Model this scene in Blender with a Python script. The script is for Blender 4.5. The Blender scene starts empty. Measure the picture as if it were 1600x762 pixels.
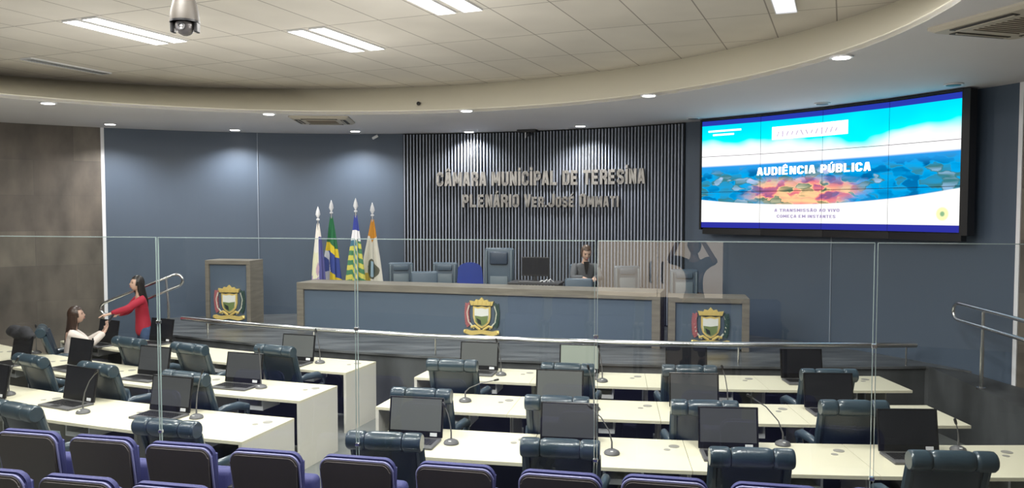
import bpy, bmesh, math, random
from mathutils import Vector, Matrix
random.seed(7)
PI = math.pi
S = bpy.context.scene
COL = S.collection
R = math.radians

# ------------------------------------------------------------------ camera, world, exposure
FOC, PPY, TILT, EYE = 1250.0, 387.5, math.atan(.046), 2.73
cam_data = bpy.data.cameras.new('camera')
cam = bpy.data.objects.new('camera', cam_data)
COL.objects.link(cam)
cam.location = (0, 0, EYE)
cam.rotation_euler = (PI / 2 - TILT, 0, 0)
cam_data.sensor_fit = 'HORIZONTAL'
cam_data.sensor_width = 36
cam_data.lens = FOC / 1600 * 36
cam_data.shift_y = 6.5 / 1600
cam_data.clip_start = .02
S.camera = cam
S.view_settings.view_transform = 'Standard'
S.view_settings.look = 'None'
S.view_settings.exposure = 0.10
S.view_settings.gamma = 1
S.view_settings.use_curve_mapping = False
world = bpy.data.worlds.new('world')
S.world = world
world.use_nodes = True
world.node_tree.nodes['Background'].inputs[0].default_value = (.8, .85, 1, 1)
world.node_tree.nodes['Background'].inputs[1].default_value = 0.05
TUBE_W = 75.0        # watts of each fluorescent luminaire
FILL_SHARE = .34  # share of the tube watts given to the added fill lamps
SPOT_W = 260.0        # watts of each downlight

# ------------------------------------------------------------------ pixel -> world helpers (used only to read positions off the photograph)
def ray(px, py):
    f = Vector((0, math.cos(TILT), -math.sin(TILT)))
    u = Vector((0, math.sin(TILT), math.cos(TILT)))
    return f + Vector((1, 0, 0)) * ((px - 800) / FOC) - u * ((py - PPY) / FOC)
def Z(px, py, z):
    d = ray(px, py); t = (z - EYE) / d.z
    return Vector((d.x * t, d.y * t, z))

# ------------------------------------------------------------------ materials
MATS = {}
def mat(name, col, rough=.6, metal=0, emit=None, estr=1, coat=0, noise=None, bump=None, spec=None):
    """noise = (scale, amount 0..1, stretch xyz) varies the colour; bump = (scale, strength)"""
    if name in MATS: return MATS[name]
    m = bpy.data.materials.new(name); m.use_nodes = True
    nt = m.node_tree; b = nt.nodes['Principled BSDF']
    b.inputs['Base Color'].default_value = (*col, 1)
    b.inputs['Roughness'].default_value = rough
    b.inputs['Metallic'].default_value = metal
    if coat: b.inputs['Coat Weight'].default_value = coat
    if spec is not None: b.inputs['Specular IOR Level'].default_value = spec
    if emit:
        b.inputs['Emission Color'].default_value = (*emit, 1)
        b.inputs['Emission Strength'].default_value = estr
    if noise or bump:
        tc = nt.nodes.new('ShaderNodeTexCoord'); mp = nt.nodes.new('ShaderNodeMapping')
        nt.links.new(tc.outputs['Object'], mp.inputs[0])
        if noise:
            mp.inputs['Scale'].default_value = noise[2] if len(noise) > 2 else (1, 1, 1)
            n = nt.nodes.new('ShaderNodeTexNoise'); n.inputs['Scale'].default_value = noise[0]
            n.inputs['Detail'].default_value = 5
            nt.links.new(mp.outputs[0], n.inputs['Vector'])
            r = nt.nodes.new('ShaderNodeValToRGB')
            a = noise[1]
            r.color_ramp.elements[0].position = .3; r.color_ramp.elements[1].position = .7
            r.color_ramp.elements[0].color = (*[c * (1 - a) for c in col], 1)
            r.color_ramp.elements[1].color = (*[min(1, c * (1 + a)) for c in col], 1)
            nt.links.new(n.outputs['Fac'], r.inputs[0]); nt.links.new(r.outputs[0], b.inputs['Base Color'])
        if bump:
            n2 = nt.nodes.new('ShaderNodeTexNoise'); n2.inputs['Scale'].default_value = bump[0]
            nt.links.new(tc.outputs['Object'], n2.inputs['Vector'])
            bp = nt.nodes.new('ShaderNodeBump'); bp.inputs['Strength'].default_value = bump[1]; bp.inputs['Distance'].default_value = .01
            nt.links.new(n2.outputs['Fac'], bp.inputs['Height']); nt.links.new(bp.outputs[0], b.inputs['Normal'])
    MATS[name] = m
    return m

M_FLOOR = mat('grey_floor', (.16, .17, .165), .35, noise=(3, .15))
M_STONE = mat('stage_stone', (.10, .105, .11), .28, noise=(1.3, .6, (1, 4, 1)))
M_RISER = mat('stage_riser', (.065, .07, .075), .6, noise=(2.2, .5, (1, 1, .35)))
M_BLUEWALL = mat('slate_blue_wall', (.074, .103, .148), .42, noise=(.5, .05))
M_CONC = mat('brown_stone_wall', (.13, .115, .10), .5)
M_CEIL = None
M_SOFFIT = mat('soffit_paint', (.72, .71, .73), .7, noise=(.4, .04))
M_FASCIA = mat('fascia_paint', (.72, .69, .58), .7, noise=(.5, .04))
M_PLASTER = mat('gallery_plaster', (.45, .42, .38), .8)
M_TRIM = mat('white_trim', (.85, .85, .88), .5)
M_SEAM = mat('panel_seam', (.28, .33, .40), .5)
M_DESK = mat('ivory_laminate', (.70, .665, .51), .42, noise=(2, .02))
M_DESKSIDE = mat('ivory_side', (.66, .64, .58), .5, noise=(2, .02))
M_DARK = mat('dark_modesty', (.012, .016, .028), .5)
M_WHITE = mat('white_plastic', (.75, .76, .78), .4)
M_BLACK = mat('black_plastic', (.012, .012, .014), .35)
M_BEZEL = mat('black_bezel', (.008, .008, .010), .25)
M_GREY = mat('grey_plastic', (.10, .10, .105), .45)
M_GROM = mat('grommet_grey', (.30, .29, .26), .5)
M_LEATHER = mat('navy_leather', (.010, .020, .036), .36, bump=(90, .12), coat=.15)
M_ROLL = mat('navy_leather_roll', (.026, .046, .064), .28, bump=(90, .12), coat=.25)
M_ARM = mat('armrest_pad', (.035, .058, .08), .3, coat=.3)
M_CHROME = mat('chrome', (.80, .80, .82), .14, 1)
M_STEEL = mat('brushed_steel', (.80, .81, .83), .22, 1)
M_SHELL = mat('seat_shell', (.085, .077, .073), .45, bump=(300, .1))
M_BLUEFAB = mat('blue_seat_fabric', (.035, .040, .145), .7, bump=(200, .3))
M_RIM_HIGHLIGHT = mat('seat_rim_highlight', (.20, .21, .40), .45)  # pale colour stands for the highlight on the blue rim
M_WOOD = mat('taupe_laminate', (.175, .158, .130), .5, noise=(2.5, .22, (1, 1, 8)))
M_PANEL = mat('dais_blue_panel', (.085, .12, .17), .5)
M_GOLD = mat('gold_paint', (.75, .58, .20), .35, .25)
M_GLOW = mat('lamp_glow', (1, 1, 1), .5, emit=(1, .97, .92), estr=9)
M_GLOWSOFT = mat('lamp_glow_soft', (.8, .8, .85), .5, emit=(.9, .92, 1), estr=.8)
M_GLOWDIM = mat('louvre_unlit', (.62, .65, .8), .25, .3, noise=(60, .5))
M_SKIN = mat('skin', (.50, .32, .25), .5)
M_SKIN2 = mat('skin_fair', (.62, .40, .30), .5)
M_HAIR = mat('black_hair', (.012, .009, .008), .4, noise=(60, .4, (1, 1, .1)))
M_HAIRB = mat('brown_hair', (.035, .018, .012), .4, noise=(60, .4, (1, 1, .1)))

def ceiling_mat():
    m = bpy.data.materials.new('ceiling_tiles'); m.use_nodes = True
    nt = m.node_tree; b = nt.nodes['Principled BSDF']; b.inputs['Roughness'].default_value = .85
    N = nt.nodes.new; L = nt.links.new
    tc = N('ShaderNodeTexCoord'); br = N('ShaderNodeTexBrick')
    mp = N('ShaderNodeMapping'); mp.vector_type = 'POINT'
    L(tc.outputs['Object'], mp.inputs[0])       # the ceiling object is itself turned to the tile grid
    L(mp.outputs[0], br.inputs['Vector'])
    br.offset = 0; br.squash = 1
    br.inputs['Scale'].default_value = 1
    br.inputs['Mortar Size'].default_value = .008; br.inputs['Mortar Smooth'].default_value = .3
    br.inputs['Brick Width'].default_value = .6175; br.inputs['Row Height'].default_value = 1.235
    br.inputs['Color1'].default_value = (.74, .70, .64, 1); br.inputs['Color2'].default_value = (.78, .74, .68, 1)
    br.inputs['Mortar'].default_value = (.34, .31, .28, 1)
    n = N('ShaderNodeTexNoise'); n.inputs['Scale'].default_value = 1.2
    L(tc.outputs['Object'], n.inputs['Vector'])
    mx = N('ShaderNodeMix'); mx.data_type = 'RGBA'; mx.blend_type = 'MULTIPLY'
    mx.inputs['Factor'].default_value = .25
    L(br.outputs['Color'], mx.inputs['A']); L(n.outputs['Fac'], mx.inputs['B'])
    L(mx.outputs['Result'], b.inputs['Base Color'])
    return m
M_CEIL = ceiling_mat()

def conc_mat():
    """brown stone cladding of big patchy tiles"""
    nt = M_CONC.node_tree; b = nt.nodes['Principled BSDF']; N = nt.nodes.new; L = nt.links.new
    uv = N('ShaderNodeUVMap')
    br = N('ShaderNodeTexBrick'); L(uv.outputs[0], br.inputs['Vector'])
    br.inputs['Scale'].default_value = 1; br.inputs['Brick Width'].default_value = 1.2; br.inputs['Row Height'].default_value = .6
    br.inputs['Mortar Size'].default_value = .004
    br.inputs['Color1'].default_value = (.10, .087, .075, 1); br.inputs['Color2'].default_value = (.155, .137, .115, 1)
    br.inputs['Mortar'].default_value = (.10, .09, .08, 1)
    mp = N('ShaderNodeMapping'); mp.inputs['Scale'].default_value = (1.3, .6, 1); L(uv.outputs[0], mp.inputs[0])
    n = N('ShaderNodeTexNoise'); n.inputs['Scale'].default_value = 1.6; n.inputs['Detail'].default_value = 7; L(mp.outputs[0], n.inputs['Vector'])
    r = N('ShaderNodeValToRGB'); r.color_ramp.elements[0].position = .3; r.color_ramp.elements[1].position = .72
    r.color_ramp.elements[0].color = (.5, .5, .5, 1); r.color_ramp.elements[1].color = (1.5, 1.45, 1.4, 1)
    L(n.outputs['Fac'], r.inputs[0])
    mx = N('ShaderNodeMix'); mx.data_type = 'RGBA'; mx.blend_type = 'MULTIPLY'; mx.inputs['Factor'].default_value = 1
    L(br.outputs['Color'], mx.inputs['A']); L(r.outputs[0], mx.inputs['B']); L(mx.outputs['Result'], b.inputs['Base Color'])
conc_mat()

def glass_mat():
    m = bpy.data.materials.new('clear_glass'); m.use_nodes = True
    nt = m.node_tree; nt.nodes.clear(); N = nt.nodes.new; L = nt.links.new
    o = N('ShaderNodeOutputMaterial'); mx = N('ShaderNodeMixShader')
    t = N('ShaderNodeBsdfTransparent'); t.inputs[0].default_value = (.955, .975, .97, 1)
    g = N('ShaderNodeBsdfGlossy'); g.inputs['Roughness'].default_value = 0.0; g.inputs[0].default_value = (1, 1, 1, 1)
    fr = N('ShaderNodeFresnel'); fr.inputs['IOR'].default_value = 1.75      # both faces of the pane reflect
    ge = N('ShaderNodeNewGeometry'); fb = N('ShaderNodeMath'); fb.operation = 'SUBTRACT'; fb.inputs[0].default_value = 1
    L(ge.outputs['Backfacing'], fb.inputs[1]); ml = N('ShaderNodeMath'); ml.operation = 'MULTIPLY'
    L(fr.outputs[0], ml.inputs[0]); L(fb.outputs[0], ml.inputs[1]); L(ml.outputs[0], mx.inputs[0]); L(t.outputs[0], mx.inputs[1]); L(g.outputs[0], mx.inputs[2]); L(mx.outputs[0], o.inputs[0])
    return m
M_GLASS = glass_mat()
M_GEDGE = mat('glass_edge', (.34, .43, .42), .2, coat=.5)

# ------------------------------------------------------------------ mesh builders
class MB:
    def __init__(s): s.bm = bmesh.new()
    def _tf(s, verts, loc, rot):
        m = Matrix.Translation(Vector(loc)) @ (rot if isinstance(rot, Matrix) else Matrix.Rotation(rot, 4, 'Z'))
        bmesh.ops.transform(s.bm, matrix=m, verts=verts)
    def box(s, size, loc=(0, 0, 0), rot=0, bev=0, seg=2):
        r = bmesh.ops.create_cube(s.bm, size=1); vs = r['verts']
        bmesh.ops.scale(s.bm, vec=size, verts=vs)
        if bev:
            es = list({e for v in vs for e in v.link_edges})
            rr = bmesh.ops.bevel(s.bm, geom=es, offset=bev, segments=seg, profile=.5, affect='EDGES', clamp_overlap=True)
            vs = list({v for f in rr['faces'] for v in f.verts} | {v for v in vs if v.is_valid})
            vs = list({v for v in vs} | {w for v in vs for e in v.link_edges for w in e.verts})
        s._tf(vs, loc, rot); return s
    def lathe(s, prof, loc=(0, 0, 0), rot=0, n=20):
        rings = []; allv = []
        for (r, z) in prof:
            if r < 1e-5: ring = [s.bm.verts.new((0, 0, z))]
            else: ring = [s.bm.verts.new((r * math.cos(2 * PI * k / n), r * math.sin(2 * PI * k / n), z)) for k in range(n)]
            rings.append(ring); allv += ring
        for a, b in zip(rings, rings[1:]):
            for k in range(n):
                q = [a[k % len(a)], a[(k + 1) % len(a)], b[(k + 1) % len(b)], b[k % len(b)]]
                q2 = []
                for v in q:
                    if v not in q2: q2.append(v)
                if len(q2) > 2:
                    try: s.bm.faces.new(q2)
                    except ValueError: pass
        for ring in (rings[0], rings[-1]):
            if len(ring) > 2:
                try: s.bm.faces.new(ring)
                except ValueError: pass
        s._tf(allv, loc, rot); return s
    def tube(s, pts, r, n=10, cap=True, flat=1):
        pts = [Vector(p) for p in pts]; rings = []
        rr = r if isinstance(r, (list, tuple)) else [r] * len(pts)
        up = Vector((0, 0, 1)); prev = None
        for i, p in enumerate(pts):
            d = (pts[min(i + 1, len(pts) - 1)] - pts[max(i - 1, 0)]).normalized()
            ref = prev if prev else (up if abs(d.dot(up)) < .95 else Vector((1, 0, 0)))
            x = ref - d * ref.dot(d)
            x.normalize(); prev = x; y = d.cross(x)
            rings.append([s.bm.verts.new(p + x * math.cos(2 * PI * k / n) * rr[i] * flat + y * math.sin(2 * PI * k / n) * rr[i]) for k in range(n)])
        for a, b in zip(rings, rings[1:]):
            for k in range(n): s.bm.faces.new((a[k], a[(k + 1) % n], b[(k + 1) % n], b[k]))
        if cap: s.bm.faces.new(rings[0]); s.bm.faces.new(rings[-1])
        return s
    def prism(s, outline, z0, z1):
        a = [s.bm.verts.new((x, y, z0)) for x, y in outline]; b = [s.bm.verts.new((x, y, z1)) for x, y in outline]
        n = len(a)
        s.bm.faces.new(a[::-1]); s.bm.faces.new(b)
        for k in range(n): s.bm.faces.new((a[k], a[(k + 1) % n], b[(k + 1) % n], b[k]))
        return s
    def extr(s, outline, y0, y1, tf=None):
        """outline in x,z ; extruded along y"""
        a = [s.bm.verts.new((x, y0, z)) for x, z in outline]; b = [s.bm.verts.new((x, y1, z)) for x, z in outline]
        n = len(a)
        s.bm.faces.new(a); s.bm.faces.new(b[::-1])
        for k in range(n): s.bm.faces.new((a[k], b[k], b[(k + 1) % n], a[(k + 1) % n]))
        if tf: bmesh.ops.transform(s.bm, matrix=tf, verts=a + b)
        return s
    def ball(s, r, loc, n=16):
        m = bmesh.ops.create_uvsphere(s.bm, u_segments=n, v_segments=max(8, n // 2 + 2), radius=1)
        bmesh.ops.scale(s.bm, vec=r if isinstance(r, (tuple, list)) else (r, r, r), verts=m['verts'])
        s._tf(m['verts'], loc, 0); return s
    def build(s, name, material, parent=None, smooth=False, loc=None):
        bmesh.ops.recalc_face_normals(s.bm, faces=s.bm.faces)
        me = bpy.data.meshes.new(name); s.bm.to_mesh(me); s.bm.free()
        if material: me.materials.append(material)
        if smooth:
            for p in me.polygons: p.use_smooth = True
            try: me.set_sharp_from_angle(angle=R(40))
            except Exception: pass
        o = bpy.data.objects.new(name, me); COL.objects.link(o)
        if parent: o.parent = parent
        if loc: o.location = loc
        return o

def tag(o, label=None, cat=None, group=None, kind=None):
    if label: o['label'] = label
    if cat: o['category'] = cat
    if group: o['group'] = group
    if kind: o['kind'] = kind
    return o
def empty(name, loc=(0, 0, 0), rz=0, label=None, cat=None, group=None):
    o = bpy.data.objects.new(name, None); COL.objects.link(o)
    o.location = loc; o.rotation_euler = (0, 0, rz); o.empty_display_size = .1
    return tag(o, label, cat, group)
KIDS = {}
def copy_tree(o, parent=None):
    if not KIDS or o.name not in KIDS:
        KIDS[o.name] = [c for c in bpy.data.objects if c.parent == o]
    c = o.copy(); COL.objects.link(c); c.parent = parent
    for ch in KIDS[o.name]: copy_tree(ch, c)
    return c
def place(proto, used, loc, rz, label, group=None, name=None):
    o = proto if not used[0] else copy_tree(proto)
    used[0] = True
    o.location = loc; o.rotation_euler = (0, 0, rz); o['label'] = label
    if group: o['group'] = group
    return o
def struct(o): o['kind'] = 'structure'; return o

# ------------------------------------------------------------------ room geometry
WC = Vector((-2.77, 6.21)); WR = 9.09           # curved wall: centre, radius
SC = Vector((4.0, 28.0))                          # centre of the desk and stage arcs
SR = 18.0                                         # radius of the stage front
ST = .78                                          # stage height
SOF = 4.2; CEI = 4.68
def polar(a, r, c=SC): return Vector((c.x + r * math.sin(a), c.y - r * math.cos(a)))
def ang(p): return math.atan2(p[0] - SC.x, SC.y - p[1])
def wall_at(px, r=WR):
    u = (px - 800) / FOC
    A = 1 + u * u; B = -2 * (u * WC.x + WC.y); C = WC.x ** 2 + WC.y ** 2 - r * r
    y = (-B + math.sqrt(B * B - 4 * A * C)) / (2 * A)
    return Vector((u * y, y))
def wth(p): return math.atan2(p[1] - WC.y, p[0] - WC.x)        # wall angle, 0 = +X
def wpt(th, r=WR): return Vector((WC.x + r * math.cos(th), WC.y + r * math.sin(th)))

# floor
struct(MB().box((24, 24, .1), (-2, 6, -.05)).build('floor', M_FLOOR))

def wall_strip(name, material, pts, z0, z1, th=.12):
    """a wall following pts (room side), thickness outwards; UV in metres"""
    bm = bmesh.new(); uvl = bm.loops.layers.uv.new('UVMap'); run = 0; n = len(pts)
    inn0 = [bm.verts.new((p[0], p[1], z0)) for p in pts]; inn1 = [bm.verts.new((p[0], p[1], z1)) for p in pts]
    out = []
    for i, p in enumerate(pts):
        a = pts[max(i - 1, 0)]; b = pts[min(i + 1, n - 1)]
        d = (Vector(b) - Vector(a)).normalized(); nn = Vector((d.y, -d.x))
        if nn.dot(Vector(p) - WC) < 0: nn = -nn
        out.append(Vector(p) + nn * th)
    o0 = [bm.verts.new((p[0], p[1], z0)) for p in out]; o1 = [bm.verts.new((p[0], p[1], z1)) for p in out]
    for i in range(n - 1):
        L = (Vector(pts[i + 1]) - Vector(pts[i])).length
        f = bm.faces.new((inn0[i], inn0[i + 1], inn1[i + 1], inn1[i]))
        for l, uv in zip(f.loops, ((run, z0), (run + L, z0), (run + L, z1), (run, z1))): l[uvl].uv = uv
        bm.faces.new((o0[i], o1[i], o1[i + 1], o0[i + 1]))
        bm.faces.new((inn1[i], inn1[i + 1], o1[i + 1], o1[i])); bm.faces.new((inn0[i], o0[i], o0[i + 1], inn0[i + 1]))
        run += L
    bm.faces.new((inn0[0], inn1[0], o1[0], o0[0])); bm.faces.new((inn0[-1], o0[-1], o1[-1], inn1[-1]))
    me = bpy.data.meshes.new(name); bmesh.ops.recalc_face_normals(bm, faces=bm.faces)
    bm.to_mesh(me); bm.free(); me.materials.append(material)
    o = bpy.data.objects.new(name, me); COL.objects.link(o); return struct(o)

TH_L = wth(wall_at(163)); TH_R = wth(wall_at(1592))
def arc(t0, t1, n, r=WR): return [wpt(t0 + (t1 - t0) * k / n, r) for k in range(n + 1)]
wall_strip('wall_back', M_BLUEWALL, arc(TH_L, TH_R, 72), 0, SOF)
tl_end = PI + .06
wall_strip('wall_left', M_CONC, arc(TH_L, tl_end, 40)[::-1] and ([Vector((-11.9, -3.2)), Vector((-11.9, 4.0))] + arc(tl_end, TH_L, 40)[1:]), 0, SOF)
wall_strip('wall_right', M_CONC, arc(TH_R, 0.0, 14) + [Vector((6.32, -3.2))], 0, SOF)

def vstrip(name, th, w, z0, z1, m, r=WR, d=.02):
    p = wpt(th, r - d / 2 + .003)
    return struct(MB().box((d, w, z1 - z0), (p.x, p.y, (z0 + z1) / 2), th).build(name, m))
vstrip('trim_1', TH_L, .055, 0, SOF, M_TRIM); vstrip('trim_2', TH_R, .05, .7, SOF, M_TRIM)
for i, px in enumerate((404, 1300)): vstrip('trim_%d' % (i + 3), wth(wall_at(px)), .012, ST, SOF, M_SEAM)

# ceiling: flat soffit with a round opening, a fascia rising to the tiled ceiling
LC = Vector((-2.45, 6.56)); LR = 5.66            # lip of the opening
UC = Vector((-3.28, 5.83)); UR = 7.08            # where the fascia meets the tiles
def soffit():
    bm = bmesh.new(); n = 96
    outer = [(-12.3, -3.4), (6.9, -3.4), (6.9, 15.9), (-12.3, 15.9)]
    ins = []; outs = []
    for k in range(n):
        t = 2 * PI * k / n; c, s_ = math.cos(t), math.sin(t)
        ins.append((LC.x + LR * c, LC.y + LR * s_))
        tx = ((6.9 - LC.x) / c if c > 0 else (-12.3 - LC.x) / c) if abs(c) > 1e-6 else 1e9
        ty = ((15.9 - LC.y) / s_ if s_ > 0 else (-3.4 - LC.y) / s_) if abs(s_) > 1e-6 else 1e9
        t_ = min(tx, ty); outs.append((LC.x + c * t_, LC.y + s_ * t_))
    a = [bm.verts.new((x, y, SOF)) for x, y in ins]; b = [bm.verts.new((x, y, SOF)) for x, y in outs]
    a2 = [bm.verts.new((x, y, SOF + .04)) for x, y in ins]; b2 = [bm.verts.new((x, y, SOF + .04)) for x, y in outs]
    for k in range(n):
        j = (k + 1) % n
        bm.faces.new((a[k], b[k], b[j], a[j])); bm.faces.new((a2[k], a2[j], b2[j], b2[k])); bm.faces.new((b[k], b2[k], b2[j], b[j])); bm.faces.new((a[k], a[j], a2[j], a2[k]))
    me = bpy.data.meshes.new('ceiling_soffit'); bmesh.ops.recalc_face_normals(bm, faces=bm.faces); bm.to_mesh(me); bm.free()
    me.materials.append(M_SOFFIT)
    o = bpy.data.objects.new('ceiling_soffit', me); COL.objects.link(o); struct(o)
soffit()
def fascia():
    bm = bmesh.new(); n = 96; rings = []
    for (c, r, z) in ((LC, LR, SOF - .002), (LC, LR, SOF + .05), (UC, UR, CEI + .01), (UC, UR + .06, CEI + .01), (LC, LR + .1, SOF + .05)):
        rings.append([bm.verts.new((c.x + r * math.cos(2 * PI * k / n), c.y + r * math.sin(2 * PI * k / n), z)) for k in range(n)])
    for a, b in zip(rings, rings[1:] + rings[:1]):
        for k in range(n): bm.faces.new((a[k], a[(k + 1) % n], b[(k + 1) % n], b[k]))
    me = bpy.data.meshes.new('ceiling_fascia'); bmesh.ops.recalc_face_normals(bm, faces=bm.faces); bm.to_mesh(me); bm.free()
    me.materials.append(M_FASCIA)
    for p in me.polygons: p.use_smooth = True
    me.set_sharp_from_angle(angle=R(30))
    o = bpy.data.objects.new('ceiling_fascia', me); COL.objects.link(o); struct(o)
fascia()
TG = R(22.5)
def grid(p, q): return Vector((p * math.cos(TG) + q * math.sin(TG), -p * math.sin(TG) + q * math.cos(TG)))
def ceiling():
    o0 = grid(-1.333, 7.12)
    inv = Matrix.Rotation(TG, 2)
    ol = []
    for k in range(96):
        t = 2 * PI * k / 96
        v = Vector((UC.x + (UR + .05) * math.cos(t), UC.y + (UR + .05) * math.sin(t))) - o0
        v = inv @ v
        ol.append((v.x, v.y))
    o = MB().prism(ol, 0, .04).build('ceiling', M_CEIL)
    o.location = (o0.x, o0.y, CEI); o.rotation_euler = (0, 0, -TG); struct(o)
ceiling()

# gallery behind the glass
GZ = .38
GA, GB = 5.2, .22
def glass_y(x): return GA - GB * x
struct(MB().prism([(-11.8, -3.2), (6.3, -3.2), (6.3, glass_y(6.3) - .12), (-11.8, glass_y(-11.8) - .12)][:2] + [(6.3, glass_y(6.3) - .12), (-9.6, glass_y(-9.6) - .12), (-11.6, 5.0)], 0, GZ).build('floor_gallery', M_FLOOR))
RZ = .75
struct(MB().box((17.8, 4.0, RZ - GZ), (-2.8, -1.2, (GZ + RZ) / 2)).build('floor_gallery_rear', M_FLOOR))
struct(MB().box((18.6, .15, SOF), (-2.8, -3.27, SOF / 2)).build('wall_rear', M_PLASTER))

# stage
def stage():
    pts = [polar(R(-31.3) + (R(3.9) - R(-31.3)) * k / 40, SR) for k in range(41)]
    wall_r = WR - .004
    t0 = wth(Vector((5.62, 9.7))); t1 = wth(Vector((-6.3, 14.5)))
    pts += [wpt(t0 + (t1 - t0) * k / 50, wall_r) for k in range(51)]
    o = MB().prism([(p.x, p.y) for p in pts], 0, ST - .03).build('floor_stage_riser', M_RISER); struct(o)
    pts2 = [polar(R(-31.3) + (R(3.9) - R(-31.3)) * k / 40, SR + .03) for k in range(41)] + pts[41:]
    o = MB().prism([(p.x, p.y) for p in pts2], ST - .03, ST).build('floor_stage', M_STONE); struct(o)
stage()
def right_ramp():
    """ramp leaving the stage along the right wall"""
    edge = [(5.24, 9.98, ST), (5.36, 8.6, .68), (5.5, 7.2, .58), (5.58, 5.6, .46), (5.6, 4.2, .38)]
    bm = bmesh.new(); rows = []
    for (x, y, z) in edge:
        wx = WC.x + math.sqrt(max(0, WR * WR - (y - WC.y) ** 2)) - .004 if y > 6.21 else 6.31
        rows.append([bm.verts.new((x, y, 0)), bm.verts.new((x, y, z)), bm.verts.new((wx, y, z)), bm.verts.new((wx, y, 0))])
    for a, b in zip(rows, rows[1:]):
        for i in range(3): bm.faces.new((a[i], b[i], b[i + 1], a[i + 1]))
    bm.faces.new(rows[0]); bm.faces.new(rows[-1])
    me = bpy.data.meshes.new('floor_ramp'); bmesh.ops.recalc_face_normals(bm, faces=bm.faces); bm.to_mesh(me); bm.free()
    me.materials.append(M_RISER); o = bpy.data.objects.new('floor_ramp', me); COL.objects.link(o); struct(o)
    return edge
RAMP = right_ramp()
# steps at the left end of the stage
SX = polar(R(-31.3), SR); sdir = Vector((math.cos(R(-196)), math.sin(R(-196))))
sdir = Vector((-.97, -.16)).normalized(); sback = Vector((-.10, 1)).normalized()
st_mb = MB()
for k in range(4):
    z = ST - .156 * (k + 1); a = SX + sdir * (.3 * k) + sback * .35; b = SX + sdir * (.3 * (k + 1)) + sback * .35
    st_mb.prism([(a.x, a.y), (b.x, b.y), (b.x + sback.x * .95, b.y + sback.y * .95), (a.x + sback.x * .95, a.y + sback.y * .95)], 0, z)
struct(st_mb.build('floor_stage_steps', M_RISER))

# ------------------------------------------------------------------ lamps
def downlight(i, px, py, on, label, watts=None):
    p = Z(px, py, SOF)
    o = empty('downlight', (p.x, p.y, SOF), 0, label, 'ceiling light', 'round downlights in the ceiling ring')
    MB().lathe([(.075, -.001), (.105, -.001), (.11, -.012), (.10, -.018), (.078, -.014), (.075, -.001)], n=28).build('lamp_rim', M_WHITE, o)
    MB().lathe([(0, -.012), (.078, -.012), (.078, -.020), (0, -.024)], n=24).build('lamp_lens', M_GLOW if on else M_GREY, o)
    if on:
        l = bpy.data.lights.new('downlight_beam', 'SPOT'); l.energy = watts or SPOT_W; l.spot_size = R(140); l.spot_blend = .8
        l.shadow_soft_size = .07; l.color = (1, .98, .96)
        lo = bpy.data.objects.new('downlight_beam', l); COL.objects.link(lo); lo.parent = o; lo.location = (0, 0, -.03)
wall_row = [(172, 193, 'downlight above the white trim at the left end of the blue wall'),
            (367, 202, 'downlight near the blue wall left of the ceiling air conditioner'),
            (555, 204, 'downlight close to the blue wall just left of the slatted panel'),
            (733, 205, 'downlight above the left part of the slatted panel'),
            (907, 196, 'downlight above the right part of the slatted panel')]
lip_row = [(75, 160, 'downlight above the brown stone wall at far left'),
           (420, 177, 'downlight at the ceiling lip just left of the small air conditioner'),
           (729, 172, 'downlight at the ceiling lip above the start of the wall lettering'),
           (1014, 148, 'downlight at the ceiling lip above the end of the wall lettering'),
           (1315, 88, 'downlight in the ceiling above the middle of the video wall')]
off_row = [(1490, 131, 'unlit downlight above the right corner of the video wall'),
           (1285, 161, 'unlit downlight over the centre of the video wall'),
           (1083, 184, 'unlit downlight at the left corner of the video wall')]
for i, (x, y, l) in enumerate(wall_row): downlight(i, x, y, True, l)
for i, (x, y, l) in enumerate(lip_row): downlight(i, x, y, True, l, SPOT_W * .8)
for i, (x, y, l) in enumerate(off_row): downlight(i, x, y, False, l)

def luminaire(p, q, on, label, strips=(-.14, .14)):
    c = grid(p, q)
    o = empty('fluorescent_luminaire', (c.x, c.y, CEI), -TG, label, 'ceiling light', 'twin fluorescent luminaires in the tiled ceiling')
    for x in strips:
        f = MB()
        for k in (-1, 1):
            f.box((.008, 1.21, .02), (x + k * .100, 0, -.009)); f.box((.20, .008, .02), (x, k * .605, -.009))
        f.build('frame', M_WHITE, o)
        MB().box((.19, 1.20, .006), (x, 0, -.005)).build('diffuser', {1: M_GLOW, 2: M_GLOWSOFT, 0: M_GLOWDIM}[int(on)], o)
        if on == 1:
            l = bpy.data.lights.new('tube_light', 'AREA'); l.shape = 'RECTANGLE'; l.size = .17; l.size_y = 1.15
            l.energy = TUBE_W / 2; l.color = (1, .975, .93)
            lo = bpy.data.objects.new('tube_light', l); COL.objects.link(lo); lo.parent = o; lo.location = (x, 0, -.03)
        elif on == 0:
            g = MB()
            for k in range(30): g.box((.19, .006, .014), (x, -.58 + .04 * k, -.014))
            g.build('louvre', M_STEEL, o)
    if on == 1:      # added unseen point lamp below the fixture, brightens the ceiling tiles
        l = bpy.data.lights.new('ceiling_fill', 'POINT'); l.energy = TUBE_W * FILL_SHARE; l.shadow_soft_size = .25; l.color = (1, .97, .92)
        lo = bpy.data.objects.new('ceiling_fill', l); COL.objects.link(lo); lo.parent = o; lo.location = (0, 0, -1.15)
luminaire(-7.19, 6.50, 1, 'lit twin luminaire left of the hanging dome camera')
luminaire(-5.34, 7.74, 1, 'lit twin luminaire in the ceiling right of the hanging dome camera')
luminaire(-3.49, 6.50, 1, 'lit twin luminaire cut by the top edge near the centre')
luminaire(-.41, 7.74, 2, 'pale single luminaire cut by the top edge above the video wall', (-.14,))
luminaire(-9.66, 7.74, 0, 'unlit louvred luminaire at the far left of the tiled ceiling', (0,))
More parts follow.
